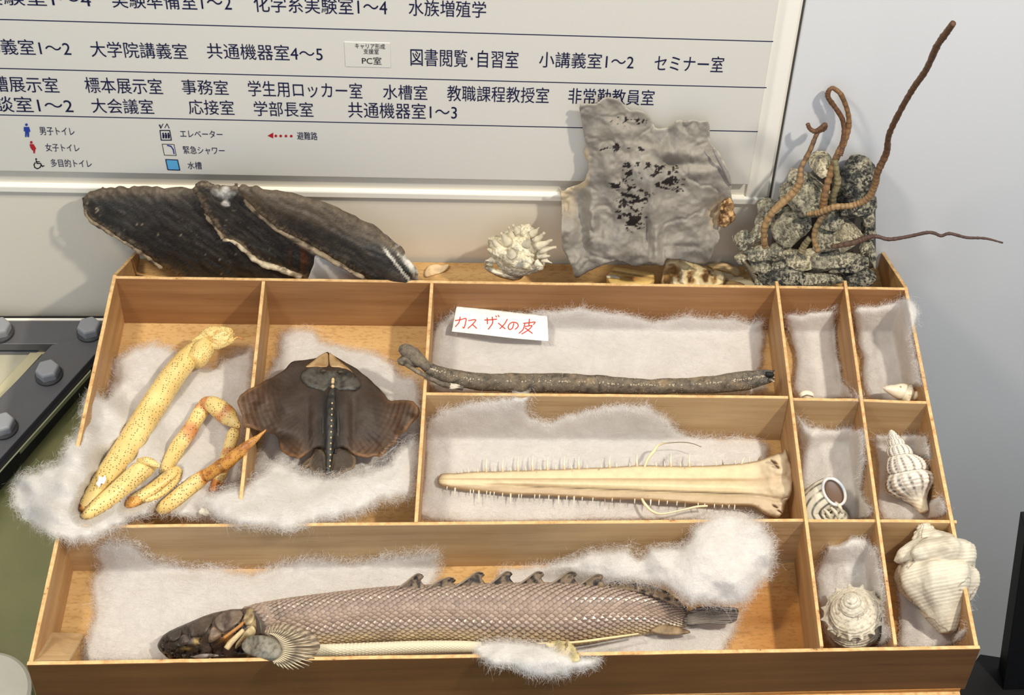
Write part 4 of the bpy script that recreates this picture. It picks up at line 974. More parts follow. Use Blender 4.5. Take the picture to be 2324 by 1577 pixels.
# ---- finlets
M_fin = vcmat('finlet', .5, .3, 180, .4)
fcol = lambda U, V, d: mix(np.tile(lin((120, 100, 78)), (len(U), 1)), lin((38, 30, 26)), sst(-.05, .3, fbm(np.stack([U, V], 1), .12, 6)))
for x0, x1, tp in ((902, 964, 1302), (970, 1036, 1310), (1035, 1102, 1298), (1104, 1166, 1297), (1170, 1238, 1297), (1241, 1312, 1297), (1312, 1372, 1303)):
    w_ = x1-x0; by = 1334 if x0 < 1000 else 1329
    pts = [(x0, by+3), (x0+w_*.3, by-12), (x0+w_*.62, tp+4), (x0+w_*.78, tp), (x0+w_*.98, tp+6), (x0+w_*.86, tp+14), (x0+w_*.96, by-8), (x1, by+4), (x0+w_*.5, by+7)]
    f_ = relief('dorsal_finlet', pts, lambda U, V: -.030+(1336-V)*.00022, M_fin, fish, 'z', .0015, 5, 2.5, lambda U, V, d: fbm(np.stack([U, V], 1), .1, 3)*.0012, fcol, jit=2, seed=int(x0), smooth_outline=2)
    ptube('finlet_spine', [(x0-2, by+3, -.026, 2.2), (x0+w_*.35, by-14, -.022, 2.4), (x0+w_*.7, tp+1, -.019, 1.8), (x0+w_*.92, tp+2, -.018, .8)], M_ray2, f_, 14, 6, colf=lambda V, S, TH: mix(np.tile(lin((150, 134, 118)), (len(V), 1)), lin((90, 76, 64)), S))
relief('rear_dorsal_fin', [(1370, 1331), (1395, 1318), (1430, 1322), (1470, 1326), (1510, 1340), (1540, 1362), (1560, 1380), (1540, 1378), (1500, 1360), (1450, 1344), (1400, 1336)], lambda U, V: -.034+0*U, M_fin, fish, 'z', .0015, 5, 3, None, fcol, jit=2)
tail = relief('tail_fin', [(1552, 1402), (1566, 1386), (1590, 1377), (1630, 1376), (1668, 1379), (1676, 1384), (1673, 1402), (1668, 1410), (1640, 1417), (1600, 1415), (1566, 1420), (1554, 1414)], lambda U, V: -.055+(U-1550)*.00008, M_fin, fish, 'z', .0015, 6, 3,
       None, lambda U, V, d: mix(np.tile(lin((62, 54, 50)), (len(U), 1)), lin((120, 110, 104)), sst(.1, .5, np.sin((V-1400-(U-1560)*.02)*.9))))
for k in range(9):
    v0, v1 = 1396+k*2.4, 1380+k*4.4
    ptube('fin_ray', [(1560, v0, -.053, 1.2), (1610, (v0+v1)/2-2, -.049, 1.1), (1668-abs(k-4)*2, v1, -.045, .7)], M_ray2, tail, 8, 6, colf=lambda V, S, TH: np.tile(lin((150, 140, 128)), (len(V), 1)))
af = relief('anal_fin', [(1476, 1430), (1490, 1420), (1505, 1416), (1530, 1420), (1550, 1426), (1568, 1433), (1562, 1437), (1540, 1440), (1510, 1440), (1488, 1436)], lambda U, V: -.052+0*U, M_fin, fish, 'z', .003, 8, 3, None, gcol((150, 128, 98), (104, 84, 62), .06, 3))
pf = relief('pelvic_fin', [(1238, 1460), (1262, 1453), (1290, 1457), (1306, 1470), (1316, 1492), (1312, 1500), (1296, 1502), (1280, 1494), (1262, 1480), (1248, 1470)], [(1250, 1460, -.03), (1310, 1498, .016), (1280, 1480, -.002)], M_fin, fish, 'z', .002, 8, 2.5, None,
            lambda U, V, d: mix(np.tile(lin((206, 190, 140)), (len(U), 1)), lin((110, 92, 56)), sst(.1, .4, fbm(np.stack([U, V], 1), .1, 8))), label='yellowish speckled pelvic fin')
ptube('belly_edge', [(1220, 1460, -.036, 2), (1300, 1458, -.036, 3), (1380, 1448, -.040, 3), (1450, 1438, -.046, 2)], M_fbody, fish, 30, 8, colf=lambda V, S, TH: np.tile(lin((226, 208, 160)), (len(V), 1)))
# ================================================================ SEA SHELLS
def revshell(name, a, b_, rmax, prof, colf, mat, par, whorls=5, amp=.10, growth=.62, ribs=0, ribamp=.03, cords=0, cordamp=.01,
             spikes=(), nt_=150, ns=90, flat_=1.0, nz=.02, seed=0, ap=None, hand=1, twist=0, bend=0):
    """closed whelk-like shell: axis from apex a to base b_, radius profile times a helical suture, ribs, cords, spikes, aperture hollow"""
    a = np.asarray(a, float); b_ = np.asarray(b_, float); ax = b_-a; L = np.linalg.norm(ax); ax /= L
    vd = CAM-(a+b_)/2; vd -= ax*(vd@ax); vd /= np.linalg.norm(vd); sd = np.cross(ax, vd)
    if a[2] < RZ+.01:
        q_ = []
        for s_ in np.linspace(.05, .95, 8):
            p_ = a+(b_-a)*s_; u_, v_, k_ = PJ(p_); q_.append((u_, v_, p_[2]-RZ, float(np.interp(s_, [q[0] for q in prof], [q[1] for q in prof]))*rmax*k_))
        press_tube(q_)
    t = np.linspace(0, 1, nt_)**1.15; th = np.linspace(0, 2*np.pi, ns, endpoint=False)
    T, H = np.meshgrid(t, th, indexing='ij')
    r = np.interp(T, [p[0] for p in prof], [p[1] for p in prof])
    ph = whorls*(1-(np.clip(1-T, 0, 1))**1.0*0) * 0
    # suture height of whorl k at angle h grows geometrically from the apex
    lt = np.log(np.clip(T, .012, 1)/.75)/np.log(1/growth)      # 0 at body whorl, negative towards the apex
    q = lt-hand*H/(2*np.pi); f = q-np.floor(q)
    body = sst(.85, .70, T)                                  # no sutures on the canal
    w = np.sin(np.pi*f)**.6
    rr = r*(1+amp*(w-.75)*body)
    if ribs: rr = rr*(1+ribamp*np.cos(ribs*H+twist*f*2)*body*sst(0, .3, w))
    if cords: rr = rr*(1+cordamp*np.cos(cords*2*np.pi*(f if cords < 12 else T)))
    P3 = np.stack([T*3, np.cos(H)*1.5, np.sin(H)*1.5], -1).reshape(-1, 3)
    rr = rr*(1+nz*fbm(P3, 2.5, seed, 5).reshape(T.shape))
    cut = np.zeros_like(T)
    for st, sh, hh, wd in spikes:
        dh = np.angle(np.exp(1j*(H-sh))); rr = rr+hh*np.exp(-((T-st)/wd)**2-(dh/(wd*2.2/max(.25, float(np.interp(st, [p[0] for p in prof], [p[1] for p in prof])))))**2)
    if ap is not None:
        at_, ah, aw, adh, dep = ap; dh = np.angle(np.exp(1j*(H-ah)))
        e = ((T-at_)/aw)**2+((dh)/adh)**2; cut = sst(1.0, .75, e); rr = rr*(1-dep*cut)+.06*np.exp(-((e-1.1)/.2)**2)*r
    C0 = a+ax*(T[..., None]*L)+sd*(bend*rmax*np.sin(np.pi*T))[..., None]
    V = C0+(vd*np.sin(H)[..., None]*flat_+sd*np.cos(H)[..., None])*(rr*rmax)[..., None]
    V = V.reshape(-1, 3); F = []
    idx = np.arange(nt_*ns).reshape(nt_, ns); n1 = np.roll(idx, -1, 1)
    F = np.stack([idx[:-1], n1[:-1], n1[1:], idx[1:]], -1).reshape(-1, 4)
    if np.einsum('ij,ij->', np.cross(V[F[:, 1]]-V[F[:, 0]], V[F[:, 3]]-V[F[:, 0]]), V[F[:, 0]]-(a+b_)/2) < 0: F = F[:, ::-1]
    c = colf(T.ravel(), H.ravel(), f.ravel(), V, cut.ravel())
    return mobj(name, V, F, mat, par, True, col=c)
M_shell = vcmat('shell_matt', .6, .08, 160, .35, .001, .35, bscale=420)
M_shellg = vcmat('shell_gloss', .3, .05, 160, .1, .001, .5)
M_murex = vcmat('rough_shell', .7, .4, 330, 1.0, .002, .3, bscale=260)
M_in = flat('shell_inside', (120, 96, 80), .25, nz=.2)
def base(c, n): return np.tile(lin(c), (n, 1))

# banded spindle shell
sh = thing('banded_whelk', 'tall pointed white shell with dark banded ribs in the middle right compartment', 'shell', A(2050, 1080, ZF))
def c1(T, H, f, V, cut):
    c = base((236, 230, 216), len(T)); rib = np.cos(13*H+1.0)
    c = mix(c, lin((70, 62, 60)), sst(-.35, -.85, rib)*sst(.06, .3, f)*sst(.9, .7, T)*(.55+.45*sst(0, .3, np.cos(f*2*np.pi*6)))*.9)
    c = mix(c, lin((120, 112, 116)), sst(.2, .8, np.cos(f*2*np.pi*7))*.35*sst(.9, .75, T))
    c = mix(c, lin((60, 52, 48)), sst(.06, .0, f)*sst(.86, .7, T)*.8)
    return mix(c, lin((232, 220, 190)), sst(.78, .92, T))
revshell('shell_body', A(2021, 976, -.020), A(2099, 1164, -.055), float(pr(2050, 1080, -.04, 54)),
         [(0, .05), (.03, .14), (.15, .34), (.22, .44), (.35, .62), (.44, .80), (.55, .97), (.63, 1.0), (.72, .85), (.80, .52), (.86, .34), (.93, .26), (.985, .2), (1, .0)],
         c1, M_shell, sh, amp=.26, growth=.60, ribs=13, ribamp=.05, cords=8, cordamp=.018, bend=.08)
# green striped turban with open mouth
sh = thing('turban_shell', 'striped green and white turban shell lying with its brown mouth open upwards', 'shell', A(1870, 1150, ZF))
def c2(V, S, TH):
    c = base((226, 220, 202), len(V)); st_ = np.sin(TH*13+np.sin(S*9)*.3)
    c = mix(c, lin((52, 54, 46)), sst(.25, .5, st_)*sst(1.0, .9, S)*sst(-.5, .0, fbm(V, 90, 3))); return mix(c, lin((206, 200, 180)), sst(.9, 1, S))
o, P_, R_ = ptube('body_whorl', [(1882, 1200, -.058, 26), (1858, 1196, -.056, 32), (1840, 1172, -.052, 34), (1846, 1148, -.046, 36), (1864, 1130, -.040, 37), (1884, 1118, -.034, 36), (1890, 1115, -.031, 35)], M_shell, sh, 60, 52, colf=c2, nz=.0005, nsc=90)
ptube('spire', [(1885, 1195, -.06, 34), (1900, 1180, -.062, 30), (1905, 1165, -.062, 20)], M_shell, sh, 20, 40, colf=c2)
def ringmesh(name, u, v, z, rx, ry, ang, tr, mat, par, colf=None, tilt=(0, 0)):
    k = float(pr(u, v, z, 1)); c = A(u, v, z); ca, sa = math.cos(ang), math.sin(ang)
    X = RT*ca-UP*sa-FWD*tilt[0]; Y = RT*sa+UP*ca-FWD*tilt[1]; t = np.linspace(0, 2*np.pi, 49)[:-1]
    P = c+np.outer(np.cos(t)*rx*k, X)+np.outer(np.sin(t)*ry*k, Y); P = np.vstack([P, P[:1]])
    V, F, S, TH = tube_mesh(P, tr*k, 10, cap=False, upv=tuple(-FWD)); 
    return mobj(name, V, F, mat, par, True, col=colf(V, S, TH) if colf else None)
ringmesh('mouth_rim', 1893, 1116, -.019, 22, 33, -.55, 3.6, M_shellg, sh, lambda V, S, TH: mix(base((226, 224, 216), len(V)), lin((190, 196, 206)), sst(-.2, .4, fbm(V, 200, 2))))
lump('mouth_hollow', A(1893, 1116, -.022), axes_px(1893, 1116, -.022, 20, 31, 3, -.55), M_in, sh, .05, 1, 2, None, 3)
for k, (u, v) in enumerate([(1896, 1158), (1880, 1162), (1906, 1146)]):
    ptube('growth_ridge', [(u-10, v-6, -.030, 3), (u, v+4, -.028, 4), (u+6, v+18, -.034, 3)], M_shell, sh, 14, 10, colf=lambda V, S, TH: base((214, 208, 188), len(V)))
# spiny turban seen from the top
sh = thing('spiny_turban', 'round grey-white turban shell with a ring of knobs seen from its spire', 'shell', A(1935, 1400, ZF))
def c3(T, H, f, V, cut):
    c = base((210, 202, 184), len(T)); c = mix(c, lin((160, 142, 108)), sst(0, .5, fbm(V, 110, 4))*.5); c = mix(c, lin((96, 86, 76)), sst(.25, .55, fbm(V, 420, 6))*.6)
    return mix(c, lin((104, 96, 92)), sst(.5, .8, T)*sst(-.2, .4, fbm(V, 260, 1))*.5)
ctr = A(1934, 1372, -.020); axn = -FWD*.72+UP*.62-RT*.12; axn /= np.linalg.norm(axn); k1 = float(pr(1934, 1372, -.02, 1))
apx = ctr+axn*k1*38; bs = ctr-axn*k1*98-UP*k1*26
SPK = [(.42, 2*np.pi*i/15+.1, .16, .030) for i in range(15)]
revshell('shell_body', apx, bs, k1*66, [(0, .0), (.05, .2), (.12, .34), (.2, .48), (.26, .60), (.34, .82), (.42, .98), (.47, 1.0), (.52, .94), (.62, 1.0), (.75, .95), (.88, .7), (.97, .35), (1, 0)],
         c3, vcmat('weathered_shell', .65, .25, 260, .6, .0015, .3, bscale=300), sh, amp=.16, growth=.5, spikes=SPK, nz=.05, cords=26, cordamp=.012, seed=3, nt_=200, ns=180)
# big white whelk
sh = thing('large_whelk', 'largest white ridged whelk shell resting on the front right compartment edges', 'shell', A(2110, 1320, ZF))
def c4(T, H, f, V, cut):
    c = base((218, 209, 188), len(T)); c = mix(c, lin((172, 158, 138)), sst(.0, .5, fbm(V, 60, 4))*.55)
    c = mix(c, lin((150, 134, 120)), sst(.75, .98, np.cos(T*2*np.pi*38))*.35); c = mix(c, lin((110, 90, 74)), sst(.03, 0, np.abs(fbm(V, 26, 9)))*.85)
    return mix(c, lin((190, 120, 100)), sst(.975, 1, T)*.6)
wk = [(.30, h, .10, .055) for h in np.linspace(0, 2*np.pi, 9)[:-1]+.3]+[(.07+.02*(i % 2), i*1.1, .05, .02) for i in range(6)]
revshell('shell_body', A(2094, 1186, -.006), A(2152, 1440, -.046), float(pr(2110, 1300, -.02, 93)),
         [(0, .0), (.02, .16), (.08, .24), (.13, .42), (.18, .66), (.22, .82), (.30, .95), (.42, 1.0), (.54, .95), (.63, .85), (.73, .68), (.84, .48), (.92, .32), (.98, .2), (1, 0)],
         c4, M_shell, sh, amp=.20, growth=.42, ribs=8, ribamp=.06, twist=1.5, spikes=wk, cords=34, cordamp=.0055, nz=.045, seed=6, bend=-.10, nt_=220, ns=150)
rd = lambda V, S, TH: mix(base((226, 218, 200), len(V)), lin((150, 136, 120)), sst(.1, .6, fbm(V, 200, 3))*.5)
0 and ptube('lip_ridge', [(2110, 1300, .022, 3), (2138, 1306, .024, 4), (2152, 1330, .022, 5), (2152, 1362, .012, 5), (2150, 1386, .002, 5), (2166, 1404, -.01, 4), (2178, 1418, -.022, 3)], M_shell, sh, 50, 12, colf=rd, nz=.0008)
0 and ptube('varix', [(2046, 1232, -.004, 6), (2030, 1262, .003, 9), (2024, 1296, .006, 9), (2040, 1340, .002, 7), (2062, 1374, -.006, 5)], M_shell, sh, 50, 14, colf=rd, nz=.001)
# spotted shell
sh = thing('spotted_shell', 'small cream shell with brown spots at the front of the back right compartment', 'shell', A(2048, 894, ZF))
def c5(T, H, f, V, cut):
    c = base((240, 228, 200), len(T)); c = mix(c, lin((150, 84, 56)), sst(.22, .32, fbm(V, 130, 12))*.85); return mix(c, lin((206, 170, 170)), sst(.6, .9, T)*.3)
revshell('shell_body', A(2094, 900, -.034), A(2003, 880, -.030), float(pr(2048, 892, -.03, 20)),
         [(0, .1), (.12, .5), (.22, .62), (.3, .9), (.42, 1), (.6, .88), (.8, .55), (.93, .3), (1, 0)], c5, M_shellg, sh, amp=.18, growth=.5, nz=.02, spikes=[(.34, i*.8, .12, .05) for i in range(8)])
# little cowrie
sh = thing('cream_cowrie', 'small smooth cream shell half hidden behind the partition', 'shell', A(1830, 896, ZF))
lump('shell_body', A(1830, 897, -.024), axes_px(1830, 897, -.024, 18, 11, 11), M_shellg, sh, .04, 1.2, 3, lambda W, X: base((242, 232, 206), len(W)), 4)
ptube('shell_slit', [(1820, 901, -.014, 1.5), (1832, 897, -.013, 2), (1845, 900, -.014, 1.5)], M_in, sh, 10, 6)

# ================================================================ BACK SHELF
# spiny murex
sh = thing('spiny_murex', 'knobbly cream spiny shell standing on the shelf left of the grey skin', 'shell', AY(1180, 625, .045))
def c6(T, H, f, V, cut):
    c = base((226, 216, 188), len(T)); c = mix(c, lin((160, 136, 96)), sst(.1, .5, fbm(V, 130, 4))*.6); return mix(c, lin((84, 74, 62)), sst(.3, .6, fbm(V, 330, 7))*.7)
mc = AY(1176, 574, .040); k2 = float(((mc-CAM)@FWD)/F_PX)
ap6 = mc+(RT*.36+UP*.93)*k2*72-FWD*k2*10; bs6 = mc-(RT*.36+UP*.80)*k2*60+FWD*k2*4
revshell('shell_body', ap6, bs6, k2*66, [(0, .0), (.06, .22), (.14, .34), (.22, .42), (.3, .62), (.42, .88), (.52, 1.0), (.66, .98), (.78, .8), (.9, .55), (1, .25)], c6, M_murex, sh, amp=.2, growth=.5, nz=.13, ribs=9, ribamp=.05, seed=8, nt_=150, ns=110)
mpart = lambda V, S, TH: mix(base((230, 220, 194), len(V)), lin((150, 126, 90)), sst(.5, 1, S)*.5)
for u, v, du, dv, r, yy in [(1122, 575, -18, -12, 7, .03), (1118, 590, -20, 2, 6, .03), (1130, 558, -20, -20, 7, .03), (1148, 545, -14, -20, 8, .03), (1160, 532, -6, -20, 7, .04), (1172, 522, -10, -14, 6, .04), (1212, 528, 14, -14, 6, .04), (1222, 542, 16, -16, 6, .03),
                           (1228, 556, 30, -14, 7, .02), (1234, 566, 34, -6, 6, .02), (1228, 580, 24, 2, 6, .02), (1236, 590, 20, 8, 5, .02), (1196, 552, 6, -14, 7, .008), (1160, 575, -6, -14, 8, .002),
                           (1220, 598, 14, 8, 6, .01), (1112, 600, -18, 8, 5, .03), (1200, 590, 8, 10, 6, .0)]:
    du, dv = du*.85, dv*.85
    ptube('spine', [(u-du*.3, v-dv*.3, yy+.002, r*1.6), (u+du*.2, v+dv*.2, yy, r*1.05), (u+du*.6, v+dv*.6, yy-.002, r*.62), (u+du, v+dv, yy-.003, r*.35)], M_shell, sh, 9, 9, colf=mpart, nz=.0014, nsc=220, y=True)
relief('flared_lip', [(1100, 594), (1106, 604), (1122, 612), (1140, 618), (1160, 622), (1184, 612), (1208, 604), (1200, 616), (1186, 630), (1174, 636), (1150, 634), (1126, 626), (1106, 614), (1098, 600)], lambda U, V: .022+0*U, M_shell, sh, 'y', .006, 8, 3, lambda U, V, d: fbm(np.stack([U, V], 1), .08, 3)*.003, gcol((230, 220, 194), (170, 146, 108), .05, 3), jit=2)
# chip
sh = thing('shell_flake', 'small thin cream shell flake lying flat on the shelf', 'fragment', A(990, 613, ZF))
relief('flake_body', [(964, 624), (966, 612), (976, 602), (992, 599), (1004, 602), (1018, 599), (1014, 610), (1002, 618), (984, 624), (968, 628)], [(965, 612, ZF+.004), (1018, 600, ZF+.005), (990, 620, ZF+.001)], M_shell, sh, 'z', .0014, 6, 2, lambda U, V, d: .0004*np.sin(U*.5), gcol((236, 208, 166), (206, 170, 120), .06, 4))

# black pen / mussel valves
M_mus = vcmat('mussel_black', .55, .35, 120, .7, .0015, .4, bscale=300)
def musc(gx, gy, x0, y0, flk, seed, top=None):
    def f(U, V, d):
        P = np.stack([U, V], 1); ph = ((U-x0)*gx+(V-y0)*gy); Q = np.stack([ph*1.0, (U*gy-V*gx)*.12], 1)
        c = base((54, 51, 48), len(U)); c = mix(c, lin((98, 90, 80)), sst(.1, .5, fbm(Q, .22, seed))*.6); c = mix(c, lin((30, 29, 29)), sst(.05, .4, fbm(Q, .16, seed+7))*.8); c = mix(c, lin((26, 25, 26)), sst(0, .5, fbm(P, .012, seed+3))*.6)
        e = sst(15, 6, d+fbm(P, .12, seed+5)*8); c = mix(c, lin(mix(np.tile([128, 112, 90], (len(U), 1)), (74, 62, 52), sst(-.1, .3, fbm(P, .25, seed+8)))), e*.85)
        c = mix(c, lin((206, 190, 160)), sst(.58, .66, fbm(P, .09, seed+9))*.8*flk)
        if top: c = mix(c, lin((96, 84, 70)), sst(top[1]+34, top[1], V-top[2]*(U-top[0])+fbm(P, .08, seed+2)*14)*.8)
        return c
    return f
def musb(gx, gy, seed, dome=.0):
    def f(U, V, d):
        P = np.stack([U, V], 1); ph = U*gx+V*gy+fbm(P, .01, seed)*30
        q = ph*.055; s_ = (q-np.floor(q)); Q = np.stack([ph, (U*gy-V*gx)*.1], 1)
        return .0012*s_+fbm(Q, .18, seed+1)*.0018+fbm(P, .1, seed+2)*.0012*sst(30, 5, d)
    return f
yv = lambda y0, y1: [(200, 640, y0), (950, 640, y0), (200, 430, y1), (950, 430, y1), (500, 530, (y0+y1)/2)]
v1 = thing('mussel_shell', 'left black mussel valve of three leaning on the wall over the shelf', 'shell', AY(400, 640, .05), 'black mussel valves leaning over the shelf')
relief('valve', [(189, 458), (196, 444), (212, 436), (231, 430), (258, 428), (262, 426), (285, 430), (313, 428), (345, 431), (382, 430), (420, 431), (450, 434), (520, 470), (600, 540), (660, 600), (705, 640), (690, 668), (500, 664), (430, 645), (398, 624), (367, 608), (335, 586), (305, 563), (280, 546), (258, 533), (240, 522), (220, 510), (205, 500), (193, 485)],
       yv(.045, .078), M_mus, v1, 'y', .026, 110, 4, musb(.60, -.80, 1), musc(.6, -.8, 300, 400, .8, 1, (200, 430, .02)), jit=7, edge_pow=.6, seed=1, smooth_outline=3)
v2 = thing('mussel_shell', 'middle black mussel valve with white worn hinge and brown streaks', 'shell', AY(620, 640, .045), 'black mussel valves leaning over the shelf')
def c7(U, V, d):
    c = musc(.62, -.78, 500, 400, .25, 4)(U, V, d); P = np.stack([U, V], 1)
    c = mix(c, lin((214, 210, 200)), sst(18, 0, np.hypot((U-512)*.55, V-436)+fbm(P, .08, 3)*10))
    c = mix(c, lin((206, 200, 190)), sst(9, 4, np.hypot((U-512)*.8, V-463)+fbm(P, .15, 3)*3))
    c = mix(c, lin((104, 60, 34)), sst(.0, .4, fbm(P*[1, .15], .12, 5))*sst(645, 665, U)*sst(545, 570, V)*.9)
    c = mix(c, lin((216, 208, 190)), sst(716, 724, U+fbm(P, .1, 6)*5)*sst(570, 590, V)); 
    return mix(c, lin((216, 200, 168)), sst(8, 2, d)*sst(520, 560, V)*.8)
relief('valve', [(436, 430), (446, 424), (448, 416), (462, 414), (480, 418), (492, 420), (514, 424), (545, 430), (576, 460), (634, 510), (719, 575), (790, 628), (800, 660), (720, 662), (684, 628), (650, 618), (620, 606), (588, 595), (566, 578), (557, 569), (540, 552), (524, 546), (506, 543), (496, 520), (486, 504), (470, 490), (458, 468), (446, 446)],
       yv(.026, .066), M_mus, v2, 'y', .012, 70, 3, musb(.62, -.78, 5), c7, jit=7, edge_pow=.6, seed=5, smooth_outline=3)
for pts in ([(446, 425), (452, 412), (468, 410), (476, 416), (486, 418), (470, 424), (456, 430)], [(462, 462), (490, 468), (530, 472), (520, 482), (494, 480), (470, 474)], [(500, 422), (530, 420), (532, 417), (540, 416), (534, 426), (510, 430)]):
    relief('peeling_flake', pts, lambda U, V: .030+(640-V)*.00018-.004, M_mus, v2, 'y', .0012, 5, 2.5, lambda U, V, d: fbm(np.stack([U, V], 1), .1, 3)*.003, gcol((96, 82, 70), (50, 44, 40), .1, 3), jit=3)
v3 = thing('mussel_shell', 'right black mussel valve, front one of three, with white worn streaks', 'shell', AY(780, 640, .03), 'black mussel valves leaning over the shelf')
def c8(U, V, d):
    c = musc(.53, -.85, 700, 400, .2, 9, (541, 436, .33))(U, V, d); P = np.stack([U, V], 1)
    t = (U-860)*.62+(V-520)*.78; n_ = (U-860)*.78-(V-520)*.62
    w_ = sst(.5, .6, np.sin(n_*.34+1.6))*sst(8, 20, d)*sst(30, 50, t)*sst(150, 130, t)*sst(-28, -16, n_); c = mix(c, lin((222, 216, 200)), w_)
    c = mix(c, lin((226, 220, 206)), sst(14, 6, d)*sst(880, 905, U)*sst(-.1, .2, fbm(P, .05, 2)))
    return c
relief('valve', [(540, 428), (552, 424), (566, 428), (580, 426), (604, 436), (634, 438), (680, 448), (723, 461), (768, 477), (808, 496), (838, 511), (866, 527), (890, 547), (909, 566), (926, 586), (940, 605), (948, 622), (954, 645), (950, 672), (880, 672), (850, 645), (824, 630), (785, 608), (755, 590), (723, 573), (690, 553), (653, 533), (620, 512), (595, 492), (575, 472), (560, 455), (545, 440)],
       yv(.006, .052), M_mus, v3, 'y', .022, 80, 4, musb(.53, -.85, 8), c8, jit=6, edge_pow=.6, seed=9, smooth_outline=3)
relief('inner_nacre', [(716, 580), (740, 590), (770, 606), (815, 622), (850, 650), (760, 664), (700, 650), (704, 620), (712, 600)], lambda U, V: .030+0*U, flat('nacre', (220, 216, 208), .3), v3, 'y', .001, 5, 4)

ed_ = lambda V, S, TH: mix(base((150, 132, 106), len(V)), lin((70, 58, 48)), sst(-.1, .35, fbm(V, 160, 4)))
el_ = lambda V, S, TH: mix(base((206, 190, 160), len(V)), lin((120, 100, 78)), sst(-.1, .35, fbm(V, 180, 4)))
def edge_strip(rows, par, cf, y0, y1):
    ptube('valve_edge', [(u, v, y0+(640-v)/210*(y1-y0)-.002, r) for u, v, r in rows], M_mus, par, 70, 9, colf=cf, nz=.0022, nsc=170, y=True)
edge_strip([(544, 432, 5), (560, 456, 6), (594, 492, 6), (653, 534, 6), (723, 574, 6), (785, 609, 5), (826, 631, 4)], v3, ed_, .006, .052)
edge_strip([(440, 434, 4), (456, 468, 6), (472, 492, 6), (490, 514, 6), (506, 540, 5)], v2, ed_, .026, .066)
edge_strip([(506, 543, 4), (530, 549, 4), (560, 572, 5), (588, 596, 6), (630, 610, 7), (684, 629, 6)], v2, el_, .026, .066)
edge_strip([(192, 476, 3), (205, 500, 4), (258, 534, 4), (305, 564, 4), (367, 609, 4)], v1, ed_, .045, .078)

# grey leathery skin
M_lea = vcmat('grey_skin', .75, .08, 90, .25, .001, .25, bscale=500)
sk = thing('shark_skin_sheet', 'large ragged grey sheet of dried skin leaning against the directory board', 'skin', AY(1450, 620, .04))
SK = [(1316, 238), (1332, 236), (1354, 235), (1370, 224), (1388, 222), (1409, 230), (1430, 250), (1455, 252), (1473, 264), (1482, 280), (1490, 291), (1506, 291), (1525, 284), (1537, 272), (1555, 275), (1573, 272), (1590, 276), (1607, 275), (1611, 294), (1613, 319), (1622, 334), (1631, 346), (1646, 373), (1656, 395), (1660, 420), (1658, 437), (1662, 453), (1660, 483), (1650, 507), (1632, 514), (1631, 528), (1634, 544), (1622, 562), (1607, 593), (1586, 599), (1552, 592), (1513, 588), (1503, 605), (1476, 597), (1443, 605), (1421, 598), (1400, 592), (1370, 600), (1350, 610), (1333, 617), (1306, 631), (1298, 605), (1285, 580), (1275, 556), (1274, 504), (1275, 460), (1268, 424), (1278, 435), (1295, 424), (1312, 419), (1326, 412), (1332, 396), (1336, 380), (1330, 362), (1324, 345), (1331, 334), (1327, 318), (1325, 300), (1319, 267)]
sky = [(1320, 240, .079), (1390, 230, .078), (1600, 290, .074), (1480, 300, .070), (1280, 440, .074), (1330, 340, .078), (1300, 620, .026), (1400, 590, .030), (1280, 540, .045), (1600, 590, .040), (1640, 480, .058), (1450, 450, .046), (1560, 400, .054), (1560, 500, .040), (1460, 590, .024), (1380, 400, .058)]
def skb(U, V, d):
    P = np.stack([U, V], 1); g = lambda x, y, sx, sy: np.exp(-((U-x)/sx)**2-((V-y)/sy)**2)
    z = fbm(P, .010, 4)*.014+fbm(P, .028, 14)*.005-.0018*sst(.08, 0, np.abs(fbm(P, .012, 21)))+fbm(P*[1, .25], .06, 5)*.0022*sst(400, 560, V)+fbm(P*[1, .35], .09, 5)*.0006
    z = z-.010*g(1522, 372, 26, 10)-.009*g(1590, 374, 26, 12)+.008*g(1520, 345, 40, 14)+.006*g(1480, 440, 12, 60)-.008*g(1320, 500, 14, 45)+.006*g(1345, 500, 12, 70)
    z = z-.006*g(1470, 530, 5, 30)+.005*g(1490, 540, 8, 50)+.006*np.sin((U-1340)*.045)*sst(500, 600, V)-.005*g(1545, 560, 34, 7)
    return z
def skc(U, V, d):
    P = np.stack([U, V], 1); c = base((152, 145, 133), len(U)); c = mix(c, lin((122, 118, 112)), sst(0, .5, fbm(P, .03, 3))*.6); c = mix(c, lin((168, 162, 152)), sst(.0, .5, fbm(P, .05, 8))*.5)
    m_ = 0; PW = P*[.75, 1.15]+np.stack([fbm(P, .05, 31), fbm(P, .05, 32)], 1)*14
    for x, y, sx, sy, k in ((1448, 378, 26, 9, .05), (1432, 402, 20, 14, .1), (1512, 402, 32, 24, .02), (1402, 418, 14, 9, .0), (1436, 442, 30, 18, -.06), (1430, 494, 26, 24, -.06), (1396, 336, 30, 8, .12), (1430, 275, 34, 8, .16), (1440, 340, 20, 6, .1), (1530, 420, 24, 14, .1)):
        g = np.exp(-((U-x)/sx)**2-((V-y)/sy)**2); m_ = np.maximum(m_, sst(.03, .05, (fbm(PW, .13, int(x))-k*.7-.02)*g))
    c = mix(c, lin((38, 32, 30)), np.clip(m_, 0, 1))
    ed = sst(14, 3, d+fbm(P, .06, 2)*8)
    c = mix(c, lin((206, 184, 146)), ed*sst(1345, 1325, U)*sst(320, 350, V)*sst(470, 440, V)); c = mix(c, lin((190, 170, 140)), sst(30, 0, np.hypot(U-1290, (V-460)*.7))*.7)
    c = mix(c, lin((196, 172, 136)), sst(40, 18, np.hypot((U-1640)*1.1, (V-490)*.8)+fbm(P, .06, 6)*12)*.9)
    c = mix(c, lin((160, 104, 52)), sst(20, 10, np.hypot((U-1648), (V-492)*.55)+fbm(P, .1, 7)*8)*.9)
    return mix(c, lin((184, 176, 162)), sst(5, 1, d)*.5)
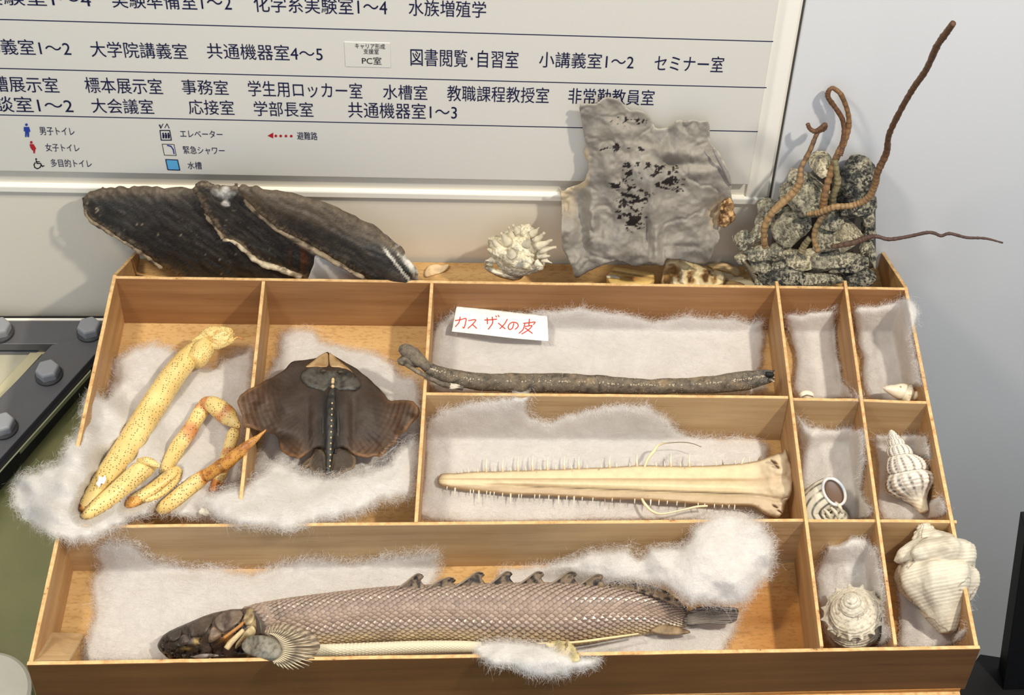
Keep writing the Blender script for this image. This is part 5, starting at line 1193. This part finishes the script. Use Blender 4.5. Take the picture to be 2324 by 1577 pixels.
relief('skin', SK, sky, M_lea, sk, 'y', .0025, 6, 2.5, skb, skc, jit=2.5, smooth_outline=3, seed=3)
relief('rolled_edge', [(1616, 330), (1624, 345), (1640, 372), (1654, 398), (1660, 420), (1654, 418), (1644, 396), (1634, 376), (1622, 352)], lambda U, V: .052+0*U, M_lea, sk, 'y', .003, 4, 2.5, None, lambda U, V, d: base((150, 146, 140), len(U)))
M_tis = vcmat('tissue', .5, .3, 200, .7, .002)
relief('dried_tissue', [(1640, 462), (1650, 455), (1660, 457), (1668, 468), (1664, 482), (1668, 494), (1658, 508), (1648, 516), (1634, 514), (1630, 500), (1636, 486), (1633, 474)], lambda U, V: .050+0*U, M_tis, sk, 'y', .009, 10, 2.2,
       lambda U, V, d: fbm(np.stack([U, V], 1), .12, 3)*.007, lambda U, V, d: mix(base((198, 160, 112), len(U)), lin((112, 78, 48)), sst(-.05, .3, fbm(np.stack([U, V], 1), .14, 6))), jit=4)

# ---- bones on the shelf
M_yb = vcmat('yellow_bone', .4, .1, 100, .3)
bx = thing('bone_block', 'small yellow hollow bone block on the shelf under the grey skin', 'bone', A(1430, 630, ZF))
relief('block_body', [(1379, 642), (1377, 628), (1384, 618), (1392, 607), (1400, 605), (1440, 612), (1480, 619), (1485, 626), (1483, 643), (1460, 652), (1400, 652)], lambda U, V: ZF+.018+(642-V)*.0001, M_yb, bx, 'z', .014, 9, 2.5,
       lambda U, V, d: -.003*np.exp(-((V-(616+(U-1390)*.165))/2.2)**2)-.004*np.exp(-((U-1430)/26)**2-((V-632-(U-1430)*.1)/4)**2),
       lambda U, V, d: mix(mix(base((240, 204, 126), len(U)), lin((120, 74, 30)), np.exp(-((V-(616+(U-1390)*.165))/2.0)**2)*.8+.0), lin((176, 104, 40)), np.exp(-((U-1434)/26)**2-((V-630-(U-1430)*.12)/5)**2)*.8), smooth_outline=3, edge_pow=.4)
relief('crusted_edge', [(1377, 625), (1390, 623), (1406, 628), (1404, 632), (1390, 630), (1378, 630)], lambda U, V: ZF+.028+0*U, M_shell, bx, 'z', .002, 3, 2, None, lambda U, V, d: base((240, 232, 206), len(U)), jit=1.5)
bl = thing('porous_bone', 'irregular yellow-white porous bone lump on the shelf beside the rocks', 'bone', A(1570, 625, ZF))
def pbc(U, V, d):
    P = np.stack([U, V], 1); c = base((244, 224, 174), len(U)); h_ = fbm(P, .055, 3); c = mix(c, lin((150, 104, 52)), sst(.02, .3, -h_)*.85); c = mix(c, lin((70, 46, 28)), sst(.28, .42, -h_)*.8)
    c = mix(c, lin((176, 138, 88)), sst(26, 8, np.hypot((U-1527)*.8, V-622))); return mix(c, lin((244, 232, 200)), sst(.1, .4, h_)*.7)
relief('bone_body', [(1500, 644), (1503, 624), (1508, 604), (1514, 592), (1533, 588), (1547, 590), (1562, 594), (1581, 600), (1598, 606), (1624, 612), (1641, 618), (1647, 632), (1636, 647), (1600, 656), (1540, 656), (1504, 654)], [(1500, 640, ZF+.016), (1540, 595, ZF+.026), (1640, 620, ZF+.014), (1570, 625, ZF+.030)], M_yb, bl, 'z', .018, 12, 2,
       lambda U, V, d: fbm(np.stack([U, V], 1), .055, 3)*.010*sst(0, 6, d)-.006*sst(22, 10, np.hypot((U-1527)*.8, V-622)), pbc, jit=2.5)
sl = thing('bone_slivers', 'pale split bone slivers lying between the bone lump and the rocks', 'bone', A(1670, 630, ZF))
for i, (pts, zz, c) in enumerate([([(1606, 600), (1640, 596), (1676, 608), (1680, 618), (1672, 626), (1650, 616), (1620, 610)], ZF+.010, (204, 174, 124)), ([(1640, 614), (1668, 620), (1690, 630), (1672, 638), (1648, 634)], ZF+.006, (226, 206, 166)),
                              ([(1668, 636), (1676, 630), (1700, 634), (1712, 640), (1714, 650), (1690, 652), (1670, 646)], ZF+.005, (238, 224, 190)), ([(1636, 646), (1646, 638), (1668, 638), (1690, 646), (1680, 654), (1650, 654)], ZF+.012, (196, 160, 112))]):
    relief('sliver', pts, lambda U, V, zz=zz: zz+0*U, M_yb, sl, 'z', .004, 5, 2, lambda U, V, d: .0008*np.sin(V*.8), lambda U, V, d, c=c: base(c, len(U)), jit=1)

# ================================================================ ROCK WITH BRANCHING TUBES
m, nt, b = newmat('speckled_rock'); M_rock = m; v = coord(nt); b.inputs['Roughness'].default_value = .85
at = nd(nt, 'ShaderNodeAttribute', attribute_name='Col'); oi = nt.nodes.new('ShaderNodeObjectInfo')
n1 = noise(nt, v, 230, 6, .75); n2 = noise(nt, v, 60, 5, .65)
spk = ramp(nt, n1, [(.45, lin((22, 22, 22))), (.49, lin((110, 104, 90))), (.53, lin((226, 216, 186)))])
lk(nt, mixc(nt, .55, mixc(nt, ramp(nt, n2, [(.4, (0, 0, 0)), (.6, (1, 1, 1))]), at.outputs['Color'], spk), mixc(nt, 1.0, at.outputs['Color'], ramp(nt, n1, [(.42, (.16, .16, .16)), (.54, (1.25, 1.25, 1.2))]), 'MULTIPLY')), b.inputs['Base Color'])
h = nd(nt, 'ShaderNodeMath', operation='ADD'); lk(nt, n1, h.inputs[0]); lk(nt, n2, h.inputs[1]); bump(nt, b, h.outputs[0], .9, .003)
rk = thing('rock_specimen', 'pile of black and white speckled stones with brown branching tubes growing from it', 'rock', AY(1830, 640, .04))
def rock(name, ctr, axes, mat, par, seed, colf, lv):
    import bmesh
    bm = bmesh.new(); bmesh.ops.create_icosphere(bm, subdivisions=lv+1, radius=1)
    V = np.array([v.co[:] for v in bm.verts]); F = np.array([[v.index for v in f.verts] for f in bm.faces]); bm.free()
    rg = np.random.default_rng(seed); N = rg.normal(size=(15, 3)); N /= np.linalg.norm(N, axis=1)[:, None]; D = rg.uniform(.62, 1.0, 15)
    dt = np.maximum(V@N.T, .05); r = np.minimum((D/dt).min(1), 1.25)
    r = r*(1+.07*fbm(V, 3.5, seed, 4)+.035*fbm(V, 9, seed+4, 3))
    X = V*r[:, None]; W = np.asarray(ctr)+X@np.array(axes, float)
    return mobj(name, W, F, mat, par, True, col=colf(W, X))
ROCKS = [(1864, 377, 27, 30, .066, 1), (1944, 403, 34, 40, .066, 2), (1930, 462, 44, 40, .060, 2), (1838, 448, 46, 46, .058, 0), (1806, 512, 42, 42, .050, 0), (1751, 470, 24, 22, .062, 0), (1782, 441, 20, 22, .064, 0), (1810, 403, 20, 20, .066, 0),
         (1690, 543, 27, 20, .040, 0), (1720, 528, 20, 18, .046, 0), (1884, 500, 26, 22, .050, 0), (1876, 545, 32, 28, .042, 0), (1926, 536, 32, 32, .044, 1), (1968, 484, 18, 26, .058, 0), (1970, 524, 16, 22, .056, 2),
         (1893, 592, 62, 26, .028, 0), (1930, 600, 40, 20, .026, 2), (1806, 592, 34, 19, .028, 1), (1766, 572, 30, 18, .032, 0), (1716, 576, 26, 18, .034, 0), (1684, 586, 14, 13, .034, 1), (1693, 567, 16, 9, .036, 1), (1793, 572, 14, 10, .028, 1),
         (1776, 628, 42, 30, .022, 2), (1836, 636, 66, 24, .020, 0), (1952, 632, 46, 26, .022, 2), (1726, 606, 28, 24, .034, 0), (1724, 642, 16, 16, .024, 0), (1961, 562, 11, 13, .046, 1), (1976, 576, 10, 30, .050, 0), (1946, 599, 12, 9, .024, 1), (1929, 611, 14, 7, .022, 1),
         (1900, 614, 16, 8, .022, 1), (1770, 520, 16, 26, .056, 0), (1735, 500, 18, 22, .060, 0), (1850, 580, 24, 14, .034, 1), (1905, 440, 20, 30, .068, 2), (1830, 575, 20, 14, .040, 2), (1650+120, 600, 20, 12, .030, 0), (1900, 420, 16, 20, .07, 0)]
for i, (u, v_, rx, ry, y, kd) in enumerate(ROCKS):
    ctr = AY(u, v_, y); k = float(((ctr-CAM)@FWD)/F_PX); ang = float(RNG.uniform(-.5, .5)) if rx < 40 else -.1
    ca, sa = math.cos(ang), math.sin(ang); X = RT*ca-UP*sa; Y = RT*sa+UP*ca
    bc_ = [(150, 144, 124), (196, 184, 154), (62, 62, 58)][kd]
    rock('stone', ctr, [X*rx*1.10*k, Y*ry*1.06*k, -FWD*min(rx, ry)*.8*k], M_rock, rk, i*3+1, lambda W, X_, bc_=bc_: mix(base(bc_, len(W)), lin((214, 204, 178)), sst(.15, .5, fbm(W, 90, 2))*.5), 4 if rx > 18 else 3)
relief('backing_slab', [(1968, 360), (1984, 374), (1987, 480), (1988, 604), (1900, 640), (1740, 640), (1760, 480), (1850, 380), (1900, 400)], lambda U, V: .084+0*U, flat('shadow_grey_slab', (84, 80, 74), .8, nz=.2), rk, 'y', .006, 4, 5, smooth_outline=0)  # slab grey darkened to put shadow into the gaps between stones
relief('wedge', [(1682, 592), (1694, 592), (1730, 640), (1722, 650), (1708, 640)], lambda U, V: .030+0*U, flat('grey_wood', (120, 108, 88), .8, nz=.2), rk, 'y', .008, 3, 3, smooth_outline=0)
m, nt, b = newmat('tube_bark'); M_tube = m; b.inputs['Roughness'].default_value = .6
uvn = nd(nt, 'ShaderNodeAttribute', attribute_name='Col'); v = coord(nt); lk(nt, mixc(nt, 1.0, uvn.outputs['Color'], ramp(nt, noise(nt, v, 220, 4, .6), [(.3, (.6, .56, .5)), (.7, (1.2, 1.15, 1.1))]), 'MULTIPLY'), b.inputs['Base Color']); bump(nt, b, noise(nt, v, 600), .6, .0008)
def branch(rows, c=(104, 72, 48), c2=(176, 146, 102), k=1.0, cut=.5):
    rows = [(u, v, y, r*k) for u, v, y, r in rows]
    Lp = sum(math.hypot(b_[0]-a[0], b_[1]-a[1]) for a, b_ in zip(rows[:-1], rows[1:])); n = max(20, int(Lp/3))
    r = cr(rows, n); P = AY(r[:, 0], r[:, 1], r[:, 2]); ring = 1+.055*np.sin(np.arange(n)*1.9)*np.random.default_rng(n+1).uniform(.2, 1.6, n)+.05*np.random.default_rng(n).normal(0, 1, n)
    R = np.maximum(r[:, 3], .6)*((P-CAM)@FWD)/F_PX*ring; V, F, S, TH = tube_mesh(P, R, 12, upv=(.3, -1, .2)); i = np.clip((S*(n-1)).round().astype(int), 0, n-1)
    cc = mix(base(c, len(V)), lin(c2), sst(cut+.25, cut-.25, S)*.8); cc = mix(cc, lin((70, 48, 34)), sst(.3, .9, np.sin(i*1.9+2.2)+fbm(V, 70, 4)*.8)*.55)
    return mobj('branch', V, F, M_tube, rk, True, col=cc)
branch([(1832, 486, .030, 4), (1859, 482, .026, 7), (1893, 470, .022, 7), (1935, 466, .020, 7), (1968, 451, .020, 8), (1985, 422, .022, 8), (1993, 388, .024, 8), (2012, 346, .024, 8), (2018, 305, .012, 7), (2044, 250, -.006, 7), (2073, 200, -.024, 7), (2102, 158, -.042, 7.5), (2127, 104, -.06, 8), (2148, 74, -.074, 8), (2163, 53, -.084, 7)], cut=.35)
branch([(1868, 490, .034, 10), (1869, 462, .038, 9), (1873, 436, .042, 8), (1885, 392, .054, 8), (1898, 358, .062, 8), (1914, 325, .070, 8), (1926, 288, .076, 6.5), (1924, 254, .080, 6), (1910, 217, .082, 6), (1896, 203, .084, 5.5), (1888, 200, .085, 5), (1880, 208, .085, 5.5), (1880, 222, .084, 6), (1897, 246, .082, 6), (1912, 271, .080, 6), (1916, 300, .074, 6), (1912, 330, .068, 7), (1906, 352, .062, 7)], c=(110, 76, 48), c2=(150, 116, 76))
branch([(1895, 362, .058, 7), (1899, 392, .052, 7), (1901, 417, .048, 8), (1892, 440, .046, 8), (1888, 462, .044, 8), (1880, 482, .04, 7)], c=(124, 118, 90), c2=(150, 142, 106))
branch([(1736, 560, .020, 8), (1734, 540, .020, 7.5), (1736, 512, .022, 8), (1752, 483, .026, 8), (1776, 459, .030, 9), (1801, 436, .034, 9), (1815, 413, .038, 8), (1818, 382, .048, 6), (1838, 342, .060, 6), (1855, 302, .072, 5), (1870, 292, .074, 6), (1872, 283, .074, 6), (1862, 292, .072, 6), (1850, 298, .072, 6), (1838, 292, .074, 5), (1833, 281, .076, 5)])
branch([(1888, 560, .020, 5), (1935, 551, .014, 7), (1960, 542, .012, 7), (1977, 537, .010, 5), (1993, 537, .008, 4.5), (2018, 543, .006, 4.5), (2060, 537, .004, 4), (2102, 528, .002, 4), (2120, 529, .002, 4), (2136, 535, .0, 3.8), (2156, 530, .0, 3.8), (2194, 539, -.002, 3.4), (2236, 541, -.004, 3), (2276, 551, -.006, 1.8)], c=(84, 62, 56), c2=(120, 98, 80), cut=.1)
branch([(1856, 570, .014, 6), (1848, 545, .018, 6), (1850, 520, .022, 6), (1862, 498, .026, 7), (1868, 485, .030, 8)], c=(128, 110, 78))
branch([(1818, 572, .016, 8), (1826, 556, .018, 8), (1838, 540, .020, 7)], c=(124, 118, 90), c2=(150, 142, 106))
# ================================================================ COTTON BATTING
m, nt, b = newmat('cotton'); M_cot = m
v = coord(nt, 'Object'); n_f = noise(nt, coord(nt, 'Object', (1, 3.2, 2), (0, 0, .35)), 420, 5, .75); n_l = noise(nt, v, 28, 4, .6)
b.inputs['Roughness'].default_value = .95; b.inputs['Specular IOR Level'].default_value = .1
b.inputs['Subsurface Weight'].default_value = .0
colr = ramp(nt, n_l, [(.3, lin((232, 228, 222))), (.7, lin((246, 243, 239)))])
lk(nt, colr, b.inputs['Base Color'])
h = nd(nt, 'ShaderNodeMath', operation='ADD'); lk(nt, n_f, h.inputs[0]); nm2 = noise(nt, v, 160, 5, .7)
mm = nd(nt, 'ShaderNodeMath', operation='MULTIPLY'); lk(nt, nm2, mm.inputs[0]); mm.inputs[1].default_value = 2.5; lk(nt, mm.outputs[0], h.inputs[1])
bump(nt, b, h.outputs[0], .42, .0012)
tl = nd(nt, 'ShaderNodeBsdfTranslucent'); lk(nt, colr, tl.inputs[0])
ms = nt.nodes.new('ShaderNodeMixShader'); ms.inputs[0].default_value = .28; lk(nt, b.outputs[0], ms.inputs[1]); lk(nt, tl.outputs[0], ms.inputs[2])
tr = nt.nodes.new('ShaderNodeBsdfTransparent'); ms2 = nt.nodes.new('ShaderNodeMixShader')
at = nd(nt, 'ShaderNodeAttribute', attribute_name='edge')
n_e = noise(nt, v, 130, 6, .8)
s1 = nd(nt, 'ShaderNodeMath', operation='MULTIPLY_ADD'); lk(nt, n_e, s1.inputs[0]); s1.inputs[1].default_value = 1.3; s1.inputs[2].default_value = -.78
s2 = nd(nt, 'ShaderNodeMath', operation='MULTIPLY_ADD'); lk(nt, at.outputs['Fac'], s2.inputs[0]); s2.inputs[1].default_value = 3.2; lk(nt, s1.outputs[0], s2.inputs[2])
cl = nd(nt, 'ShaderNodeClamp'); lk(nt, s2.outputs[0], cl.inputs[0])
lk(nt, cl.outputs[0], ms2.inputs[0]); lk(nt, tr.outputs[0], ms2.inputs[1]); lk(nt, ms.outputs[0], ms2.inputs[2])
lk(nt, ms2.outputs[0], nt.nodes['Material Output'].inputs[0])
m, nt, b = newmat('cotton_fibre'); M_fib = m
b.inputs['Base Color'].default_value = L4((236, 233, 230)); b.inputs['Roughness'].default_value = .8
tl = nd(nt, 'ShaderNodeBsdfTranslucent', Color=L4((236, 233, 230))); ms = nt.nodes.new('ShaderNodeMixShader'); ms.inputs[0].default_value = .4
lk(nt, b.outputs[0], ms.inputs[1]); lk(nt, tl.outputs[0], ms.inputs[2]); lk(nt, ms.outputs[0], nt.nodes['Material Output'].inputs[0])

def fibres(res, par, dens=.10, seed=0, ln=(.005, .016), wd=.00011, edge_n=3.4, lift=.0015):
    r = np.random.default_rng(seed); top = res['top']; q = res['q']; U, V, d = res['U'], res['V'], res['d']
    area_px = len(q)*16.0; n = int(area_px*dens)
    f = q[r.integers(0, len(q), n)]; a, b_ = r.random((2, n))[..., None]
    p = (top[f[:, 0]]*(1-a)+top[f[:, 1]]*a)*(1-b_)+(top[f[:, 3]]*(1-a)+top[f[:, 2]]*a)*b_
    e1 = top[f[:, 1]]-top[f[:, 0]]; e2 = top[f[:, 3]]-top[f[:, 0]]
    e1 /= np.linalg.norm(e1, axis=1)[:, None]+1e-9; e2 /= np.linalg.norm(e2, axis=1)[:, None]+1e-9
    nn = np.cross(e1, e2); nn /= np.linalg.norm(nn, axis=1)[:, None]+1e-9
    g = fbm(p, 22, seed)*2.2+r.normal(0, .75, n)
    th = g[:, None]; dr = e1*np.cos(th)+e2*np.sin(th)
    L = r.uniform(*ln, n)[:, None]
    # border fibres
    bv = res['bv']; m_ = int(len(bv)*edge_n); k = bv[r.integers(0, len(bv), m_)]
    cU, cV = U.mean(), V.mean(); inner = A(U[k]+ (cU-U[k])*.02, V[k]+(cV-V[k])*.02, top[k][:, 2]-RZ)
    out = top[k]-inner; out /= np.linalg.norm(out, axis=1)[:, None]+1e-9
    out = out+r.normal(0, .7, (m_, 3))*np.array([1, 1, .5]); out /= np.linalg.norm(out, axis=1)[:, None]
    p = np.vstack([p-nn*.0003, top[k]-out*r.uniform(.0005, .010, (m_, 1))+np.array([0, 0, .0006])]); dr = np.vstack([dr, out]); nn = np.vstack([nn, np.tile([0, 0, 1.0], (m_, 1))])
    L = np.vstack([L, r.uniform(.003, .009, (m_, 1))]); N = len(p)
    bend = np.cross(dr, nn)*r.normal(0, .5, (N, 1)); S = 4; P = []
    lf = np.abs(r.normal(0, lift, (N, 1)))
    for s in np.linspace(0, 1, S):
        P.append(p+dr*L*(s-.3)+bend*L*(s*s)+nn*lf*math.sin(math.pi*s)+nn*.0002)
    P = np.stack(P, 1); sd = np.cross(dr, nn); sd /= np.linalg.norm(sd, axis=1)[:, None]+1e-9
    sd = sd*(wd/2)*r.uniform(.6, 1.4, (N, 1))
    Vv = np.concatenate([P-sd[:, None], P+sd[:, None]], 1).reshape(-1, 3)
    base = (np.arange(N)*2*S)[:, None]; F = []
    for s in range(S-1): F.append(base+np.array([s, s+1, S+s+1, S+s]))
    mobj('loose_fibres', Vv, np.concatenate(F), M_fib, par, True, stuff=True)

def wad(label, outline, z, thick=.012, R=45, seed=0, jit=7, lump=.0016, sink=True, **k):
    ol = np.array(outline, float); c = ol.mean(0)
    par = thing('cotton_batting', label, 'batting', A(c[0], c[1], ZF), group='cotton batting pieces lining the tray')
    def bp(U, V, d):
        P = np.stack([U, V], 1)
        return (fbm(P, .016, seed)*1.6+fbm(P, .05, seed+4)*.6)*lump*np.clip(d/25, 0, 1)
    o, res = relief('batting', outline, z, M_cot, par, 'z', thick, R, 4, bump=bp, jit=jit, seed=seed, ret=True, minthick=.0008, shell=False, edge_pow=.85, zpost=(press if sink else (lambda U, V, z: z)), **k)
    fibres(res, par, seed=seed+50); return par
F0 = ZF+.006
def comp(back=None, left=None, right=None, off=.005, bumps=()):
    """height of the inside of one compartment (floor, back board, side board) seen from above, rounded in the corners"""
    pls = []
    for ln, s_ in ((back, 1), (left, 1), (right, 1)):
        if ln is None: continue
        p0 = A(*ln[0], 0.0); p1 = A(*ln[1], 0.0); d = p1-p0; n = np.array([d[1], -d[0], 0]); n /= np.linalg.norm(n); pls.append((p0, n, np.array(ln, float), 1 if ln is back else 0))
    def f(U, V):
        zs = [np.full(len(U), ZF)]
        for p, n, l_, bk in pls:
            z = AN(U, V, p, n)[:, 2]-RZ
            if not bk:
                xl = np.interp(V, l_[:, 1], l_[:, 0]); z = np.where(np.abs(U-xl) > 110, -.3, z)
            zs.append(z)
        k = .0025; z = np.array(zs); m_ = z.max(0); z = m_+k*np.log(np.exp((z-m_)/k).sum(0))
        for u, v_, a, s_ in bumps: z = z+a*np.exp(-((U-u)**2+(V-v_)**2)/s_**2)
        return np.minimum(z+off, .012)
    return f
H1 = ((965, 899), (1788, 907)); BK = ((262, 637), (2054, 661)); H2 = ((131, 1199), (1824, 1186)); D3 = ((1756, 641), (1860, 1470)); D4 = ((1911, 640), (2026, 1466)); RS = ((2050, 655), (2214, 1470)); LS = ((266, 640), (72, 1500))
wad('cotton batting under the yellow crab legs spilling over the left side of the tray',
    [(255, 825), (300, 787), (360, 775), (420, 802), (480, 832), (520, 800), (575, 785), (580, 830), (572, 930), (552, 1060), (545, 1120), (510, 1170), (460, 1178), (370, 1172), (300, 1182), (262, 1200), (200, 1232), (120, 1222), (60, 1190), (30, 1150), (25, 1110), (45, 1075), (95, 1058), (130, 1045), (150, 1000), (175, 970), (183, 910), (208, 882), (240, 900), (250, 860)],
    [(400, 850, F0), (560, 800, F0), (560, 900, F0), (300, 900, F0), (260, 860, F0+.005), (400, 1000, F0), (350, 1100, F0+.006), (250, 1050, F0+.01), (500, 1000, F0), (520, 1110, F0),
     (185, 920, -.015), (215, 890, -.02), (235, 960, -.045), (180, 980, -.01), (170, 1040, .006), (150, 1100, .01), (135, 1170, .012), (120, 1215, .01), (200, 1210, .010), (270, 1190, .008), (330, 1165, -.012), (400, 1165, -.02), (500, 1165, -.03), (230, 1120, -.012), (300, 1120, -.035),
     (80, 1090, -.012), (40, 1120, -.03), (60, 1180, -.03), (110, 1070, -.008)], .014, 50, 1)
wad('cotton batting sheet lying flat beneath the dried ray',
    [(645, 748), (705, 742), (745, 772), (850, 795), (905, 840), (952, 862), (955, 980), (948, 1070), (880, 1110), (760, 1130), (640, 1125), (575, 1105), (570, 1060), (600, 990), (585, 900), (625, 800)],
    [(700, 780, F0), (900, 860, F0+.004), (950, 950, F0+.01), (700, 1000, F0), (600, 950, F0), (900, 1080, F0), (590, 1080, F0)], .010, 45, 2)
wad('thick cotton batting roll below the ray tail lying over the long cross partition',
    [(455, 1128), (500, 1108), (560, 1090), (620, 1042), (665, 1050), (700, 1068), (780, 1075), (860, 1052), (905, 1010), (946, 985), (952, 1040), (946, 1105), (930, 1132), (870, 1143), (800, 1172), (740, 1186), (660, 1206), (560, 1202), (490, 1182), (462, 1150)],
    [(480, 1130, -.012), (560, 1120, -.014), (560, 1190, .006), (650, 1195, .006), (740, 1170, -.004), (840, 1110, -.02), (920, 1080, -.022), (940, 1010, -.03), (700, 1090, -.03), (640, 1060, -.035)], .026, 60, 3, lump=.003, sink=False)
wad('wide cotton batting sheet under the paper label and dark skin tube',
    [(998, 722), (1030, 706), (1090, 711), (1200, 706), (1290, 700), (1400, 706), (1480, 726), (1560, 716), (1700, 727), (1735, 733), (1733, 800), (1722, 850), (1718, 893), (1400, 893), (1100, 892), (985, 889), (975, 800), (988, 745)],
    comp(BK, right=D3), .014, 28, 4)
wad('cotton batting in the middle compartment beneath the toothed snout',
    [(966, 962), (985, 937), (1040, 917), (1120, 905), (1160, 900), (1164, 882), (1204, 882), (1206, 905), (1196, 938), (1250, 951), (1330, 926), (1400, 915), (1470, 920), (1520, 950), (1560, 987), (1640, 990), (1735, 1000), (1745, 1040), (1750, 1172), (1400, 1182), (972, 1182), (958, 1100)],
    comp(H1, right=D3), .014, 30, 5)
wad('broad cotton batting bed under the head of the long scaly fish',
    [(215, 1252), (240, 1226), (300, 1228), (340, 1262), (400, 1277), (480, 1280), (560, 1292), (600, 1285), (700, 1262), (800, 1270), (900, 1255), (990, 1250), (1004, 1275), (998, 1310), (985, 1360), (1100, 1400), (1100, 1496), (700, 1502), (400, 1504), (200, 1506), (196, 1440), (210, 1390), (205, 1320), (222, 1290)],
    comp(H2, LS), .014, 50, 6, lump=.002)
wad('flat cotton batting under the fish tail and belly',
    [(1080, 1420), (1300, 1400), (1500, 1390), (1660, 1400), (1692, 1380), (1668, 1430), (1655, 1460), (1628, 1488), (1500, 1494), (1380, 1496), (1250, 1494), (1100, 1490)],
    comp(H2), .012, 35, 7)
wad('thin cotton batting patch against the wood behind the fin row',
    [(1128, 1302), (1150, 1290), (1240, 1280), (1300, 1268), (1400, 1280), (1440, 1330), (1400, 1360), (1250, 1360), (1150, 1345)],
    comp(H2), .010, 30, 8)
wad('big fluffy cotton batting heap draped over the fish tail and the partition',
    [(1245, 1290), (1275, 1272), (1340, 1246), (1420, 1238), (1445, 1262), (1480, 1236), (1545, 1232), (1572, 1195), (1605, 1170), (1660, 1158), (1722, 1172), (1748, 1200), (1766, 1240), (1758, 1300), (1722, 1340), (1692, 1372), (1640, 1378), (1572, 1374), (1540, 1362), (1510, 1338), (1440, 1326), (1370, 1320), (1300, 1306)],
    [(1640, 1170, .008), (1720, 1190, .005), (1755, 1240, -.005), (1740, 1310, -.02), (1600, 1240, .004), (1620, 1360, -.014), (1450, 1300, -.028), (1300, 1290, -.045), (1350, 1260, -.035), (1500, 1250, -.01), (1430, 1250, -.025), (1660, 1300, .0)], .03, 55, 9, lump=.0035, sink=False)
wad('cotton batting tuft hanging over the front panel under the belly fin',
    [(1072, 1470), (1108, 1450), (1180, 1448), (1240, 1462), (1300, 1482), (1362, 1494), (1352, 1512), (1305, 1528), (1262, 1541), (1200, 1533), (1150, 1517), (1112, 1510), (1085, 1492)],
    [(1110, 1465, -.006), (1200, 1462, -.004), (1300, 1490, .006), (1200, 1500, .012), (1120, 1500, .008), (1260, 1535, -.004), (1340, 1500, .006)], .022, 40, 10, lump=.003, sink=False)
wad('cotton batting filling the back left small compartment',
    [(1782, 722), (1800, 712), (1850, 706), (1888, 702), (1897, 690), (1899, 760), (1912, 850), (1935, 890), (1950, 905), (1812, 903), (1800, 800)],
    comp(BK, right=D4), .018, 20, 11)
wad('cotton batting filling the back right corner compartment and climbing its side',
    [(1936, 705), (1975, 692), (2020, 685), (2062, 675), (2084, 712), (2076, 745), (2072, 760), (2090, 850), (2086, 905), (1970, 905), (1952, 810)],
    comp(BK, right=RS), .020, 20, 12, lump=.0025)
wad('cotton batting behind the green striped turban shell',
    [(1808, 950), (1830, 960), (1870, 972), (1930, 970), (1962, 978), (1966, 1040), (1958, 1110), (1975, 1174), (1830, 1177), (1818, 1050)],
    comp(((1797, 910), (1950, 912)), right=D4, bumps=[(1845, 1000, .012, 25)]), .020, 22, 13, lump=.0025)
wad('thin cotton batting under the pointed banded shell',
    [(1982, 992), (2040, 988), (2102, 990), (2118, 1050), (2132, 1110), (2140, 1174), (2002, 1178), (1992, 1080)],
    comp(((1955, 913), (2110, 918)), right=RS), .014, 18, 14)
wad('rounded cotton batting cushion above the spiny turban shell',
    [(1868, 1255), (1880, 1226), (1935, 1216), (1978, 1226), (2000, 1265), (2008, 1330), (2010, 1400), (2024, 1440), (2000, 1468), (1885, 1470), (1862, 1390), (1850, 1310)],
    comp(((1833, 1187), (1990, 1187)), right=D4, bumps=[(1930, 1280, .012, 40)]), .024, 30, 15, lump=.0025)
wad('cotton batting under the large white whelk in the front right corner',
    [(2036, 1300), (2120, 1280), (2190, 1300), (2204, 1370), (2200, 1420), (2170, 1462), (2120, 1474), (2045, 1476), (2040, 1390)],
    comp(((1997, 1187), (2172, 1189)), right=RS), .016, 24, 16)
